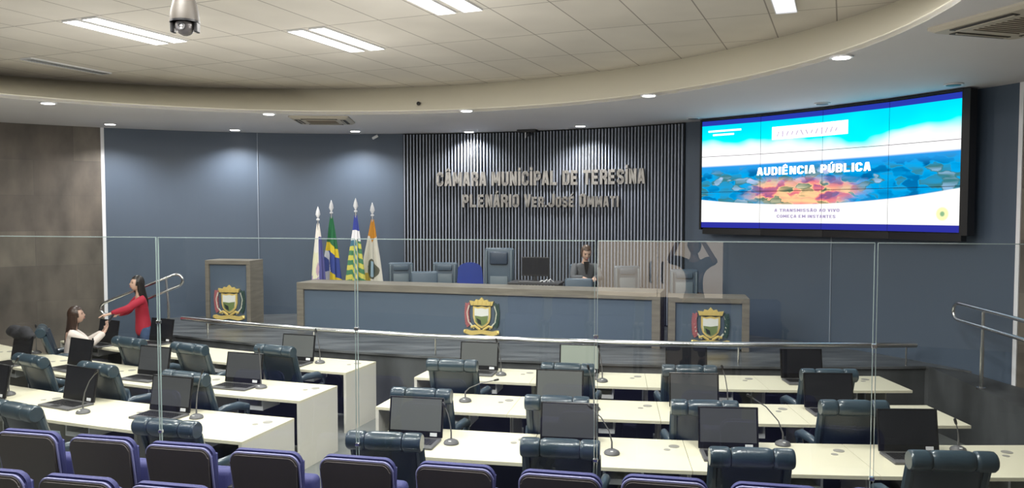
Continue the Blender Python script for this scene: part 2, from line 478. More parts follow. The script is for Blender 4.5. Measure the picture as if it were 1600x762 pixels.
for (p, q) in ((-5.34, 4.03), (-1.64, 4.03), (-7.19, 2.79), (-3.49, 2.79), (-.41, 5.27), (-9.66, 4.03)):  # unseen fixtures continuing the grid; the last is added to lift the left fascia
    luminaire(p, q, 1, 'lit twin luminaire added out of view in the ceiling nearer the gallery')

# ------------------------------------------------------------------ curved desks
ROWS = {3: (18.45, 19.23), 2: (19.90, 20.68), 1: (21.30, 22.13)}
def desk(row, a0, a1, label, endl=False, endr=False, group=None, shelf=.62, grom=(.25,), cut=False):
    r0, r1 = ROWS[row]; rm = (r0 + r1) / 2; a0, a1 = R(a0), R(a1); am = (a0 + a1) / 2
    c = polar(am, rm)
    o = empty('curved_desk', (c.x, c.y, 0), am, label, 'desk', group)
    def lp(a, r): return (r * math.sin(a - am), rm - r * math.cos(a - am))
    def slab(ra, rb, aa, ab, z0, z1, n=8, skew=0):
        ol = [lp(aa + (ab - aa) * k / n, ra) for k in range(n + 1)] + [lp(ab + skew + (aa - ab - skew) * k / n, rb) for k in range(n + 1)]
        return MB().prism(ol, z0, z1)
    g = .0001
    sk = R(-.45) if cut else 0
    slab(r0, r1, a0 + g, a1 - g + (R(.5) if cut else 0), .722, .75, skew=-R(.0) if cut else 0).build('desktop', M_DESK, o)
    e = .035 / rm
    slab(r0 + .03, r0 + .055, a0 + e, a1 - e, .03, .722).build('modesty_panel', M_DARK, o)
    if endl: slab(r0 + .002, r1 - .002, a0 + g, a0 + e, 0, .722, 1).build('side_panel', M_DESKSIDE, o)
    else: slab(r0 + .06, r1 - .25, a0 + g, a0 + e * .5, 0, .722, 1).build('leg', M_DESKSIDE, o)
    if endr: slab(r0 + .002, r1 - .002, a1 - e, a1 - g, 0, .722, 1).build('side_panel', M_DESKSIDE, o)
    else: slab(r0 + .06, r1 - .25, a1 - e * .5, a1 - g, 0, .722, 1).build('leg', M_DESKSIDE, o)
    # small hanging tray under the front edge
    if shelf:
        w = .30; x, y = lp(a0 + (a1 - a0) * shelf, r1 - .24)
        t = MB(); t.box((.018, .30, .13), (x - w / 2, y, .657)); t.box((.018, .30, .13), (x + w / 2, y, .657)); t.box((w, .30, .018), (x, y, .60)); t.box((w + .018, .014, .045), (x, y - .145, .61))
        t.build('hanging_tray', M_WHITE, o)
    for gf in grom:
        x, y = lp(a0 + (a1 - a0) * gf, r0 + .20)
        MB().lathe([(0, .7505), (.045, .7505), (.045, .754), (0, .7545)], (x, y, 0), n=18).build('cable_grommet', M_GROM, o)
        x, y = lp(a0 + (a1 - a0) * (gf - .05), r0 + .30)
        MB().lathe([(0, .7505), (.028, .7505), (.028, .753), (0, .7535)], (x, y, 0), n=14).build('cable_grommet', M_GROM, o)
    return o
RN = {1: 'row nearest the glass', 2: 'middle row', 3: 'row by the stage'}
ORD = ['at the central aisle', 'second from the central aisle', 'third from the central aisle', 'fourth from the central aisle', 'fifth from the central aisle', 'sixth from the central aisle']
bounds_r = {1: [-13.8, -10.2, -6.8, -3.2, .45], 2: [-15.1, -11.3, -7.2, -3.4, .2], 3: [-15.6, -11.4, -7.4, -3.4, .8]}
bounds_l = {1: [-16.6, -20.2, -23.8, -27.4, -30.5], 2: [-17.5, -21.4, -25.3, -29.2, -33.1, -36.5], 3: [-18.3, -22.5, -26.7, -30.9, -34.6]}
for row in (1, 2, 3):
    b = bounds_r[row]
    for k in range(len(b) - 1):
        desk(row, b[k], b[k + 1], 'ivory desk, right block, %s, %s' % (RN[row], ORD[k]), endl=(k == 0), endr=False, cut=(k == len(b) - 2),
             group='ivory desks of the right block', shelf=.60, grom=(.93,))
    b = bounds_l[row]
    for k in range(len(b) - 1):
        desk(row, b[k + 1], b[k], 'ivory desk, left block, %s, %s' % (RN[row], ORD[k]), endl=(k == len(b) - 2), endr=(k == 0),
             group='ivory desks of the left block', shelf=.52 if k == 0 else .6, grom=(.88,))

# ------------------------------------------------------------------ navy executive chairs (occupant faces +Y)
def make_chair(front=False, roll=M_ROLL, leather=M_LEATHER):
    o = empty('executive_chair', (0, 0, 0), 0, 'x', 'chair')
    tilt = Matrix.Rotation(R(7), 4, 'X')
    # back panel: wide shell, tapering down
    b = bmesh.new(); nx, nz = 12, 10
    def backpt(u, v, side):
        w = .238 + .022 * math.sin(min(1, v * 1.3) * PI / 2)
        x = (u * 2 - 1) * w; z = .50 + v * .56
        dep = (.055 if side < 0 else .06)
        edge = max(0, 1 - abs(u * 2 - 1) ** 6) ** .5
        y = -.165 - .165 * v + .05 * (abs(u * 2 - 1) ** 2) + side * dep * edge + (0 if side > 0 else 0)
        return (x, y, z)
    for side in (-1, 1):
        gr = [[b.verts.new(backpt(i / nx, j / nz, side)) for i in range(nx + 1)] for j in range(nz + 1)]
        for j in range(nz):
            for i in range(nx): b.faces.new((gr[j][i], gr[j][i + 1], gr[j + 1][i + 1], gr[j + 1][i]))
    bmesh.ops.remove_doubles(b, verts=b.verts, dist=.0005)
    bmesh.ops.holes_fill(b, edges=b.edges, sides=0)
    m = MB(); m.bm.free(); m.bm = b
    m.build('backrest', leather, o, True)
    for s in (-1, 1):
        MB().tube([(s * (.244 + .008 * t), -.13 - .17 * t, .50 + .5 * t) for t in (0, .3, .6, 1.0)], [.022, .034, .036, .034], 8).build('back_wing', roll, o, True)
    # rolled head cushion in three pads
    def pad(x0, x1, r):
        n = 12; w = x1 - x0
        prof = []
        pts = []; rr = []
        for k in range(n + 1):
            t = k / n
            e = (1 - abs(2 * t - 1) ** 6) ** .5
            pts.append((x0 + w * t, -.345, 1.050)); rr.append(r * (.84 + .16 * e))
        return pts, rr
    hr = MB()
    for (x0, x1) in ((-.282, -.144), (-.138, .138), (.144, .282)):
        p, rr = pad(x0, x1, .072); hr.tube(p, rr, 14, flat=1)
    hr.build('head_cushion', roll, o, True)
    for s in (-1, 1):
        a = MB().tube([(s * .25, -.20, .69), (s * .285, -.12, .715), (s * .305, .06, .71), (s * .30, .19, .67), (s * .28, .21, .58), (s * .23, .10, .50)], [.024, .033, .036, .033, .028, .02], 10, flat=1.2)
        a.build('armrest', M_ARM, o, True)
    MB().box((.50, .48, .11), (0, .02, .475), 0, .045, 3).build('seat', leather, o, True)
    MB().lathe([(.03, .10), (.03, .30), (.022, .30), (.022, .42), (.07, .42), (.07, .43)], n=14).build('gas_lift', M_BLACK, o, True)
    st = MB()
    for k in range(5):
        t = 2 * PI * k / 5 + .3; st.tube([(0, 0, .12), (.16 * math.cos(t), .16 * math.sin(t), .10), (.29 * math.cos(t), .29 * math.sin(t), .075)], [.028, .022, .016], 8)
    st.build('star_base', M_BLACK, o, True)
    for k in range(5):
        t = 2 * PI * k / 5 + .3
        MB().lathe([(0, -.012), (.026, -.012), (.028, 0), (.026, .012), (0, .012)], (.29 * math.cos(t), .29 * math.sin(t), .028), Matrix.Rotation(t, 4, 'Z') @ Matrix.Rotation(PI / 2, 4, 'X'), 12).build('caster', M_BLACK, o, True)
    return o
chair0 = make_chair(); used = [False]
def chair_at(px, py, label, turn=0, z=1.12, group='navy chairs at the desks', base=0):
    p = Z(px, py, z + base); a = ang(p)
    # p is the top middle of the head cushion, .36 m behind the chair's own centre
    ra = a + turn
    f = Vector((-math.sin(ra), math.cos(ra)))
    q = Vector((p.x, p.y)) + f * .36
    return place(chair0, used, (q.x, q.y, base), ra, label, group)
for k, (x, y, t) in enumerate([(600, 675, .06), (875, 686, 0), (1175, 700, 0), (1489, 705, -.03)]):
    chair_at(x, y, 'navy leather chair, right block, %s, %s' % (RN[1], ORD[k]), t)
for k, (x, y, t) in enumerate([(658, 606, .05), (870, 618, 0), (1101, 625, 0), (1335, 625, 0)]):
    chair_at(x, y, 'navy leather chair, right block, %s, %s' % (RN[2], ORD[k]), t)
for k, (x, y, t) in enumerate([(706, 561, .05), (887, 567, 0), (1077, 570, 0), (1296, 576, 0)]):
    chair_at(x, y, 'navy leather chair, right block, %s, %s' % (RN[3], ORD[k]), t)
for k, (x, y, t) in enumerate([(258, 655, .02), (22, 629, -.12)]):
    chair_at(x, y, 'navy leather chair, left block, %s, %s' % (RN[1], ORD[k]), t)
for k, (x, y, t) in enumerate([(288, 580, -.08), (150, 567, -.12), (45, 554, -.10)]):
    chair_at(x, y, 'navy leather chair, left block, %s, %s' % (RN[2], ORD[k]), t)
for k, (x, y, t) in enumerate([(428, 539, -.08), (294, 536, -.08), (200, 527, -.05)]):
    chair_at(x, y, 'navy leather chair, left block, %s, %s' % (RN[3], ORD[k]), t)

# ------------------------------------------------------------------ wide laptops
def make_laptop(screen_mat):
    o = empty('laptop', (0, 0, 0), 0, 'x', 'laptop')
    b = MB().box((.47, .29, .022), (0, -.135, .011), 0, .006, 2).build('keyboard_base', M_GREY, o)
    k = MB()
    for r in range(5):
        for c in range(15): k.box((.022, .026, .005), (-.195 + c * .0278, -.055 - r * .034, .024))
    k.build('keys', M_BLACK, b)
    MB().box((.11, .055, .002), (0, -.245, .023)).build('touchpad', M_BLACK, b)
    t = Matrix.Translation((0, .005, .02)) @ Matrix.Rotation(R(-10), 4, 'X')
    lid = MB(); lid.box((.49, .018, .345), (0, 0, 0), 0, .006, 2)
    bmesh.ops.transform(lid.bm, matrix=t @ Matrix.Translation((0, 0, .175)), verts=lid.bm.verts)
    lo = lid.build('screen_bezel', M_BEZEL, o)
    d = MB().box((.455, .004, .275), (0, 0, 0)); bmesh.ops.transform(d.bm, matrix=t @ Matrix.Translation((0, -.0105, .195)), verts=d.bm.verts)
    d.build('display', screen_mat, lo)
    d = MB().box((.062, .003, .030), (0, 0, 0)); bmesh.ops.transform(d.bm, matrix=t @ Matrix.Translation((.165, -.0105, .030)), verts=d.bm.verts)
    d.build('sticker', M_WHITE, lo)
    return o
SCR = [mat('display_dark', (.012, .013, .018), .22), mat('display_grey', (.05, .052, .052), .3, emit=(.10, .105, .10), estr=.75),  # grey and dim displays glow in place of reflected ceiling light
       mat('display_pale', (.08, .09, .08), .3, emit=(.30, .33, .27), estr=.9), mat('display_dim', (.03, .031, .034), .28, emit=(.055, .057, .06), estr=.6)]
protos = {}; pu = {}
def laptop_at(px, py, kind, label, turn=0, z=.75, zt=1.085):
    """px,py: top middle of the screen"""
    p = Z(px, py, zt); a = ang(p) + turn
    if kind not in protos: protos[kind] = make_laptop(SCR[kind]); pu[kind] = [False]
    f = Vector((-math.sin(a), math.cos(a)))
    q = Vector((p.x, p.y)) - f * .065
    return place(protos[kind], pu[kind], (q.x, q.y, z), a, label, 'wide laptops on the desks')
RN2 = {1: 'nearest row', 2: 'middle row', 3: 'row by the stage'}
DN = ['almost black screen', 'grey screen', 'pale lit screen', 'dim grey screen']
def lap(lst, row, block):
    for k, (x, y, kd, t) in enumerate(lst):
        laptop_at(x, y, kd, 'laptop with %s, %s block, %s, %s' % (DN[kd], block, RN2[row], ORD[k]), t)
lap([(652, 624, 1, .03), (890, 633, 3, 0), (1137, 640, 3, 0), (1416, 643, 0, 0)], 1, 'right')
lap([(875, 581, 1, 0), (1084, 586, 3, 0), (1293, 586, 0, 0)], 2, 'right')
lap([(750, 537, 1, .03), (906, 541, 2, 0), (1072, 545, 0, 0), (1251, 548, 0, 0)], 3, 'right')
lap([(271, 591, 3, .02), (130, 577, 0, -.05), (-6, 572, 0, 0)], 1, 'left')
lap([(384, 554, 3, .03), (244, 544, 3, .02), (129, 532, 0, -.05), (38, 526, 0, -.05)], 2, 'left')
lap([(468, 525, 1, .06), (255, 500, 0, .05), (172, 502, 0, 0)], 3, 'left')

# ------------------------------------------------------------------ gooseneck microphones
def make_mic(dx, dy, dz):
    o = empty('gooseneck_microphone', (0, 0, 0), 0, 'x', 'microphone')
    MB().lathe([(0, 0), (.062, 0), (.066, .010), (.058, .026), (.032, .040), (.014, .046), (0, .047)], n=24).build('microphone_base', M_GREY, o, True)
    MB().box((.022, .016, .006), (0, -.042, .034)).build('talk_button', M_WHITE, o)
    pts = [(0, 0, .045), (0, 0, .10), (dx * .15, dy * .15, .10 + dz * .35), (dx * .55, dy * .55, .10 + dz * .75), (dx, dy, .10 + dz)]
    MB().tube(pts, [.008, .007, .005, .005, .005], 8).build('gooseneck', M_GREY, o, True)
    e = Vector(pts[-1]); d = (e - Vector(pts[-2])).normalized()
    MB().tube([e, e + d * .01, e + d * .045, e + d * .055], [.007, .011, .012, .006], 10).build('microphone_head', M_BLACK, o, True)
    return o
mp_ = {}; mu = {}
def mic_at(px, py, v, label):
    p = Z(px, py, .75); a = ang(p)
    if v not in mp_: mp_[v] = make_mic(*v); mu[v] = [False]
    place(mp_[v], mu[v], (p.x, p.y, .75), a, label, 'gooseneck microphones on the desks')
V1, V2, V3, V4 = (.20, -.02, .24), (-.16, .02, .26), (-.05, .0, .30), (.30, .03, .13)
for x, y, v, l in [(956, 709, V2, 'right of the nearest-row laptop beside the second glass joint from the right'),
                   (705, 693, (-.06, .03, .20), 'at the right foot of the grey laptop at the central aisle'),
                   (1223, 695, (-.26, 0, .30), 'with neck bent left over the nearest-row desk of the right block'),
                   (1497, 704, (-.02, 0, .12), 'behind the nearest-row chair at far right'),
                   (727, 627, V4, 'leaning right on the middle-row desk by the central aisle'),
                   (941, 596, V3, 'right of the pale lit laptop in the row by the stage'),
                   (928, 640, V3, 'beside the middle-row grey laptop of the right block'),
                   (1137, 640, V3, 'beside the middle-row laptop third from the right end'),
                   (783, 586, V3, 'right of the laptop by the aisle in the row by the stage'),
                   (500, 567, V3, 'right of the aisle laptop of the left block row by the stage'),
                   (408, 606, (-.02, 0, .30), 'right of the aisle laptop in the left block middle row'),
                   (307, 653, (.06, .01, .33), 'right of the aisle laptop in the left block nearest row'),
                   (130, 645, (.17, .0, .30), 'leaning right beside the dark laptop of the left block nearest row'),
                   (14, 617, (.14, 0, .28), 'at the far left edge on the nearest-row desk'),
                   (143, 573, (.03, 0, .22), 'beside the dark laptop in front of the woman in white'),
                   (57, 552, (0, 0, .26), 'beside the laptop with the bag on top at far left')]:
    mic_at(x, y, v, 'grey gooseneck microphone ' + l)

# ------------------------------------------------------------------ gallery seats
def make_seat():
    o = empty('gallery_seat', (0, 0, 0), 0, 'x', 'seat')
    def rr(w, h, r, n=8, bot=.05):
        pts = []
        for (cx, cz, a0) in ((w / 2 - r, h - r, 0), (-w / 2 + r, h - r, PI / 2)):
            for k in range(n + 1):
                a = a0 + PI / 2 * k / n; pts.append((cx + r * math.cos(a), cz + r * math.sin(a) + .0))
        pts += [(-w / 2 + .02, bot), (-w / 2 + .05, 0), (w / 2 - .05, 0), (w / 2 - .02, bot)]
        return pts
    def crown(pts, w, k=.014): return [(x, z + k * (1 - (2 * x / w) ** 2)) for x, z in pts]
    lean = Matrix.Translation((0, -.20, .40)) @ Matrix.Rotation(R(9), 4, 'X')
    w = .465
    m = MB().extr(crown(rr(w, .515, .06), w), -.012, .052); bmesh.ops.bevel(m.bm, geom=[e for e in m.bm.edges if abs((e.verts[0].co - e.verts[1].co).y) < 1e-6], offset=.018, segments=3, affect='EDGES')
    bmesh.ops.transform(m.bm, matrix=lean, verts=m.bm.verts); m.build('back_cushion', M_BLUEFAB, o, True)
    m = MB().extr(crown([(x, z) for x, z in rr(w - .022, .503, .05)], w), -.036, -.004); bmesh.ops.bevel(m.bm, geom=[e for e in m.bm.edges if e.verts[0].co.y < -.03 and e.verts[1].co.y < -.03], offset=.008, segments=2, affect='EDGES')
    bmesh.ops.transform(m.bm, matrix=lean, verts=m.bm.verts); m.build('back_shell', M_SHELL, o, True)
    # pale highlight along the rim, put in as a thin coloured tube
    pts = [p for p in crown(rr(w - .012, .506, .055, 6), w)][:14]
    t = MB().tube([Vector((x, -.016, z)) for x, z in ([(w / 2 - .006, .06)] + pts + [(-w / 2 + .006, .06)])], .0075, 8)
    bmesh.ops.transform(t.bm, matrix=lean, verts=t.bm.verts); t.build('rim_highlight', M_RIM_HIGHLIGHT, o, True)
    MB().box((.44, .12, .40), (0, -.02, .50), 0, .04, 3).build('tip_up_seat', M_BLUEFAB, o, True)
    for s in (-1, 1):
        MB().box((.035, .30, .38), (s * .255, -.05, .19), 0, .008, 2).build('standard', M_BLACK, o)
        MB().box((.05, .30, .03), (s * .255, .02, .60), 0, .012, 2).build('arm_pad', M_BLACK, o, True)
        MB().box((.03, .06, .22), (s * .255, .03, .48), 0, .006, 1).build('arm_post', M_BLACK, o)
    return o
seat0 = make_seat(); su = [False]
SEATTOP = EYE - 1.45
front = [(45, 672), (160, 681), (281, 692), (415, 703), (558, 713), (711, 724), (875, 737), (1038, 745), (1212, 757), (1398, 767)]
sl = math.atan(-.225)
ordn = ['first', 'second', 'third', 'fourth', 'fifth', 'sixth', 'seventh', 'eighth', 'ninth', 'tenth']
for k, (x, y) in enumerate(front):
    p = Z(x, y, SEATTOP)
    q = Vector((p.x, p.y)) + Vector((-math.sin(sl), math.cos(sl))) * .27
    place(seat0, su, (q.x, q.y, GZ - .002 + (SEATTOP - GZ - .918)), sl, 'dark-backed blue-rimmed gallery seat, %s from left along the glass' % ordn[k], 'gallery seats along the glass')
P0 = Z(122, 744, 1.305); stp = Vector((.56, -.56 * .225)).normalized() * .565
for k in range(-1, 8):
    p = Vector((P0.x, P0.y)) + stp * k
    q = p + Vector((-math.sin(sl), math.cos(sl))) * .27
    place(seat0, su, (q.x, q.y, GZ + .006 + (1.305 - GZ - .925)), sl, 'gallery seat of the nearer row with only its blue rim showing, %s from the left' % ordn[k + 1], 'nearer gallery seats')
for k in range(6):
    place(seat0, su, (-1.9 + .565 * k, .72 - .22 * (-1.9 + .565 * k) - .35, .752), sl, 'gallery seat before the person with the phone, %s in the row, reflected in the glass' % ordn[k], 'rear gallery seats')

# ------------------------------------------------------------------ glass screen of the gallery
def gpt(px):
    u = (px - 800) / FOC; y = GA / (1 + GB * u); return Vector((u * y, y))
joints = [gpt(-520), gpt(-130), gpt(245), gpt(556), gpt(932), gpt(1370), gpt(1950)]
GTOP = 2.73 - 43 / FOC * GA
gl = ['at the far left edge', 'left of the woman in red', 'in front of the flags', 'in front of the slatted wall', 'in front of the video wall', 'at the right end', 'x']
glab = ['clear glass screen panel standing beyond the left edge', 'clear glass screen panel in front of the brown stone wall and the two women',
        'clear glass screen panel in front of the flags and left aisle', 'clear glass screen panel in front of the coat of arms on the long dais',
        'clear glass screen panel below the video wall', 'clear glass screen panel at the right end in front of the ramp']
for k in range(6):
    a, b = joints[k], joints[k + 1]; d = (b - a); L = d.length; c = (a + b) / 2
    o = empty('glass_panel', (c.x, c.y, GZ), math.atan2(d.y, d.x), glab[k], 'glass panel', 'panels of the gallery glass screen')
    hgt = GTOP - GZ
    MB().box((L - .018, .012, hgt - .02), (0, 0, hgt / 2)).build('glass_pane', M_GLASS, o)
    e = MB(); e.box((L - .018, .0125, .005), (0, 0, hgt - .008))
    e.box((.0025, .0125, hgt - .02), (-L / 2 + .009, 0, hgt / 2)); e.box((.0025, .0125, hgt - .02), (L / 2 - .009, 0, hgt / 2))
    e.build('polished_edge', M_GEDGE, o)
    MB().box((L - .03, .05, .06), (0, 0, .03)).build('base_channel', M_STEEL, o)
    for zz in (.75, 1.55):
        MB().box((.03, .03, .025), (L / 2 - .0, 0, zz), 0, .005, 2).build('glass_clamp', M_CHROME, o)

# ------------------------------------------------------------------ stage furniture
def face_frame(pa, pb):
    """frame with x from pa to pb, y pointing away from the gallery"""
    d = Vector(pb) - Vector(pa); return (Vector(pa) + Vector(pb)) / 2, math.atan2(d.y, d.x), d.length
def panel_desk(pa, pb, h, depth, frame_w, top_t, label, cat, name, inset=.05, side_l=True, pedestal=.0):
    c, rz, L = face_frame(pa, pb)
    o = empty(name, (c.x, c.y, ST), rz, label, cat)
    MB().box((L, depth, top_t), (0, depth / 2, h - top_t / 2), 0, .004, 1).build('top', M_WOOD, o)
    for s in (-1, 1): MB().box((frame_w, depth, h - top_t), (s * (L / 2 - frame_w / 2), depth / 2, (h - top_t) / 2), 0, .003, 1).build('side_panel', M_WOOD, o)
    MB().box((L - 2 * frame_w, .02, h - top_t - .03), (0, inset, (h - top_t) / 2 + .015)).build('front_panel', M_PANEL, o)
    return o, rz, L, c
def emblem(o_c, rz, x, z, s, label, y=0):
    """carved coat of arms on a front panel; x,z in the desk frame"""
    cx = o_c.x + math.cos(rz) * x - math.sin(rz) * y; cy = o_c.y + math.sin(rz) * x + math.cos(rz) * y
    o = empty('coat_of_arms', (cx, cy, z), rz, label, 'emblem', 'coats of arms on the dais furniture')
    def sc(p): return [(a * s, b * s) for a, b in p]
    shield = [(-.25, .28), (-.13, .25), (0, .28), (.13, .25), (.25, .28), (.25, -.02), (.21, -.16), (.12, -.26), (0, -.32), (-.12, -.26), (-.21, -.16), (-.25, -.02)]
    MB().extr(sc(shield), -.030, -.004).build('shield_rim', M_GOLD, o)
    inner = [(a * .80, b * .82) for a, b in shield]
    MB().extr(sc(inner), -.038, -.028).build('shield_field', mat('shield_white', (.75, .76, .72), .4), o)
    MB().extr(sc([(-.19, .02), (.0, .0), (.19, .03), (.165, -.14), (.09, -.21), (0, -.255), (-.09, -.21), (-.165, -.14)]), -.042, -.036).build('shield_landscape', mat('shield_green', (.16, .22, .08), .5), o)
    MB().extr(sc([(-.14, -.04), (-.02, -.10), (.0, -.22), (-.10, -.18)]), -.046, -.040).build('shield_river', mat('shield_dark', (.02, .03, .03), .4), o)
    cr = MB(); cr.extr(sc([(-.30, .30), (.30, .30), (.34, .42), (.20, .40), (.16, .46), (.07, .44), (0, .52), (-.07, .44), (-.16, .46), (-.20, .40), (-.34, .42)]), -.045, -.006)
    for k in range(5): cr.box((.05 * s, .02, .09 * s), ((-.24 + .12 * k) * s, -.045, .37 * s))
    cr.build('mural_crown', M_GOLD, o)
    for sgn, mm, nm in ((-1, mat('emblem_rose', (.38, .12, .13), .5), 'left_branch'), (1, mat('emblem_dark_green', (.03, .07, .06), .5), 'right_branch')):
        m = MB()
        rnd = random.Random(3)
        for k in range(11):
            t = k / 10; a = -1.1 + 2.1 * t
            x_ = sgn * (.36 + .05 * math.cos(a)) ; z_ = -.25 + .55 * t
            m.box((.13 * s, .018, .055 * s), (x_ * s, -.016 - .006 * (k % 2), z_ * s), Matrix.Rotation(sgn * (.7 + .5 * t), 4, 'Y'))
            m.box((.09 * s, .018, .04 * s), ((x_ + sgn * .05) * s, -.014, (z_ + .02) * s), Matrix.Rotation(-sgn * .6, 4, 'Y'))
        m.build(nm, mm, o)
        MB().tube([(sgn * .22 * s, -.02, -.34 * s), (sgn * .38 * s, -.02, -.15 * s), (sgn * .42 * s, -.02, .1 * s), (sgn * .36 * s, -.02, .3 * s)], .012 * s * 2, 6).build('branch_stem', mat('emblem_pale', (.6, .6, .5), .5), o)
    rb = MB(); rb.extr(sc([(-.44, -.36), (-.30, -.40), (0, -.36), (.30, -.40), (.44, -.36), (.44, -.48), (.30, -.52), (0, -.47), (-.30, -.52), (-.44, -.48)]), -.040, -.010)
    for q in (-1, 1):
        rb.tube([(q * .05 * s, -.03, -.36 * s), (q * .2 * s, -.035, -.26 * s), (q * .30 * s, -.03, -.30 * s)], .035 * s, 6)
        rb.tube([(q * .44 * s, -.04, -.42 * s), (q * .49 * s, -.03, -.42 * s)], .055 * s, 8)
    rb.build('ribbon', M_GOLD, o)
    return o
dA = Vector((-3.50, 12.95)); dB = Vector((2.10, 11.28))
dais, dz_, dL, dc = panel_desk(dA, dB, .80, .60, .12, .11, 'long taupe dais desk with slate blue front along the stage', 'desk', 'dais_desk')
def on_line(px, A=dA, B=dB):
    u = (px - 800) / FOC; d = B - A
    t = (A.x - u * A.y) / (u * d.y - d.x); return t * d.length - d.length / 2
emblem(dc, dz_, on_line(752), ST + .36, .56, 'gold coat of arms on the front of the long dais desk', .04)
rA = Vector((2.20, 11.22)); rB = Vector((3.29, 11.02))
rd, rz2, rL, rc = panel_desk(rA, rB, .74, .62, .10, .07, 'short taupe side desk at the right end of the long dais', 'desk', 'side_desk')
emblem(rc, rz2, .03, ST + .34, .52, 'gold coat of arms on the short side desk below the video wall', .04)
pA = Vector((-5.24, 13.62)); pB = Vector((-4.42, 13.46))
pd, rz3, pL, pc = panel_desk(pA, pB, 1.12, .45, .07, .07, 'tall taupe lectern with blue front left of the flags', 'lectern', 'lectern')
emblem(pc, rz3, .02, ST + .40, .58, 'gold coat of arms on the front of the tall lectern', .04)

# low handrail along the stage front
def rail():
    o = empty('stage_rail', (0, 0, ST), 0, 'low polished steel rail along the curved front edge of the stage', 'railing')
    n = 60; a0, a1 = R(-30.9), R(3.6)
    MB().tube([(*polar(a0 + (a1 - a0) * k / n, SR - .05), .26) for k in range(n + 1)], .037, 12).build('handrail', M_STEEL, o, True)
    for px in (322, 488, 681, 905, 1155, 1420):
        u = (px - 800) / FOC
        best = min((abs(polar(R(a / 10), SR - .05).x / polar(R(a / 10), SR - .05).y - u), a) for a in range(-310, 37))[1]
        p = polar(R(best / 10), SR - .05)
        MB().tube([(p.x, p.y, 0), (p.x, p.y, .235)], .013, 8).build('post', M_STEEL, o, True)
    return o
rail()
def loop_rail(name, p0, p1, gap, posts, label, ends=(True, True)):
    """two parallel tubes joined by a half circle at the ends"""
    o = empty(name, (0, 0, 0), 0, label, 'railing')
    p0, p1 = Vector(p0), Vector(p1); d = (p1 - p0).normalized(); up = Vector((0, 0, 1)); up = (up - d * up.dot(d)).normalized()
    r = gap / 2; pts = []
    for k in range(13):
        a = PI / 2 + PI * k / 12; pts.append(p0 + up * r * math.sin(a) + d * r * math.cos(a))
    for k in range(13):
        a = -PI / 2 + PI * k / 12
        pts.append(p1 + up * r * math.sin(a) + d * r * math.cos(a))
    pts.append(pts[0])
    MB().tube(pts, .024, 10).build('double_handrail', M_CHROME, o, True)
    for (t, zb) in posts:
        q = p0.lerp(p1, t); top = q + up * r * .75
        MB().tube([(q.x, q.y, zb), (q.x, q.y, zb + (top.z - zb) * .55)], .022, 8).tube([(q.x, q.y, zb + (top.z - zb) * .5), top], .017, 8).tube([(q.x, q.y, zb), (q.x, q.y, zb + .02)], .05, 12).build('post', M_STEEL, o, True)
    return o
# left: steps rail
l0 = SX + sdir * 1.14 + sback * .38; l1 = SX + sdir * .09 + sback * .36
loop_rail('stair_rail', (l0.x, l0.y, 1.17), (l1.x + .02, l1.y, ST + .83), .20, [(.88, ST)], 'chrome double handrail of the steps behind the woman in red')
rp0 = (5.33, 9.5, .735 + .80); rp1 = (5.62, 5.9, .48 + .85)
loop_rail('ramp_rail', rp0, rp1, .20, [(.12, .70), (.8, .49)], 'chrome double handrail of the ramp at the right wall')

# ------------------------------------------------------------------ chairs and desk items on the stage
def make_stage_chair(h, w, head=False, fabric=None, pale=None):
    """high leather armchair seen from its front (front is -Y)"""
    fabric = fabric or mat('slate_leather', (.075, .11, .15), .4); pale = pale or mat('pale_slate_leather', (.13, .17, .20), .4)
    o = empty('conference_armchair', (0, 0, 0), 0, 'x', 'chair')
    tl = Matrix.Rotation(R(-6), 4, 'X')
    m = MB().box((w, .10, h - .42), (0, .22, .42 + (h - .42) / 2), 0, .035, 3); m.build('backrest', fabric, o, True)
    MB().box((w * .62, .03, (h - .5) * (.45 if head else .62)), (0, .16, .46 + (h - .5) * (.25 if head else .40)), 0, .012, 2).build('back_pad', pale, o, True)
    if head: MB().box((w * .62, .07, .22), (0, .15, h - .17), 0, .03, 3).build('head_pad', mat('dark_slate_leather', (.03, .05, .085), .4), o, True)
    else: MB().box((w * .60, .05, .10), (0, .15, h - .09), 0, .02, 2).build('head_pad', fabric, o, True)
    for s in (-1, 1):
        MB().box((.03, .08, h - .50), (s * (w / 2 - .035), .155, .46 + (h - .5) / 2), 0, .012, 2).build('side_bolster', pale, o, True)
        MB().tube([(s * (w / 2), .18, .66), (s * (w / 2 + .02), -.02, .67), (s * (w / 2 + .02), -.16, .63), (s * w / 2, -.16, .45)], .026, 8).build('armrest', M_BLACK, o, True)
    MB().box((w - .04, .48, .12), (0, -.02, .44), 0, .04, 3).build('seat', fabric, o, True)
    MB().lathe([(.03, .09), (.03, .30), (.05, .38), (.05, .39)], n=12).build('gas_lift', M_BLACK, o)
    st = MB()
    for k in range(5):
        t = 2 * PI * k / 5; st.tube([(0, 0, .12), (.28 * math.cos(t), .28 * math.sin(t), .04)], [.028, .018], 8)
    st.build('star_base', M_BLACK, o, True)
    return o
def at_depth(px, Y): return Vector(((px - 800) / FOC * Y, Y))
low = make_stage_chair(1.04, .44); lu = [False]
for px, Y, rz, lab in [(627, 14.05, .2, 'slate armchair behind the dais beside the flags'),
                       (692, 14.05, -.1, 'slate armchair behind the dais left of the blue plastic chair'),
                       (984, 13.15, .05, 'slate armchair behind the dais right of the seated woman'),
                       (1071, 12.35, -.15, 'slate armchair behind the short side desk')]:
    p = at_depth(px, Y); place(low, lu, (p.x, p.y, ST), rz, lab, 'slate armchairs behind the dais')
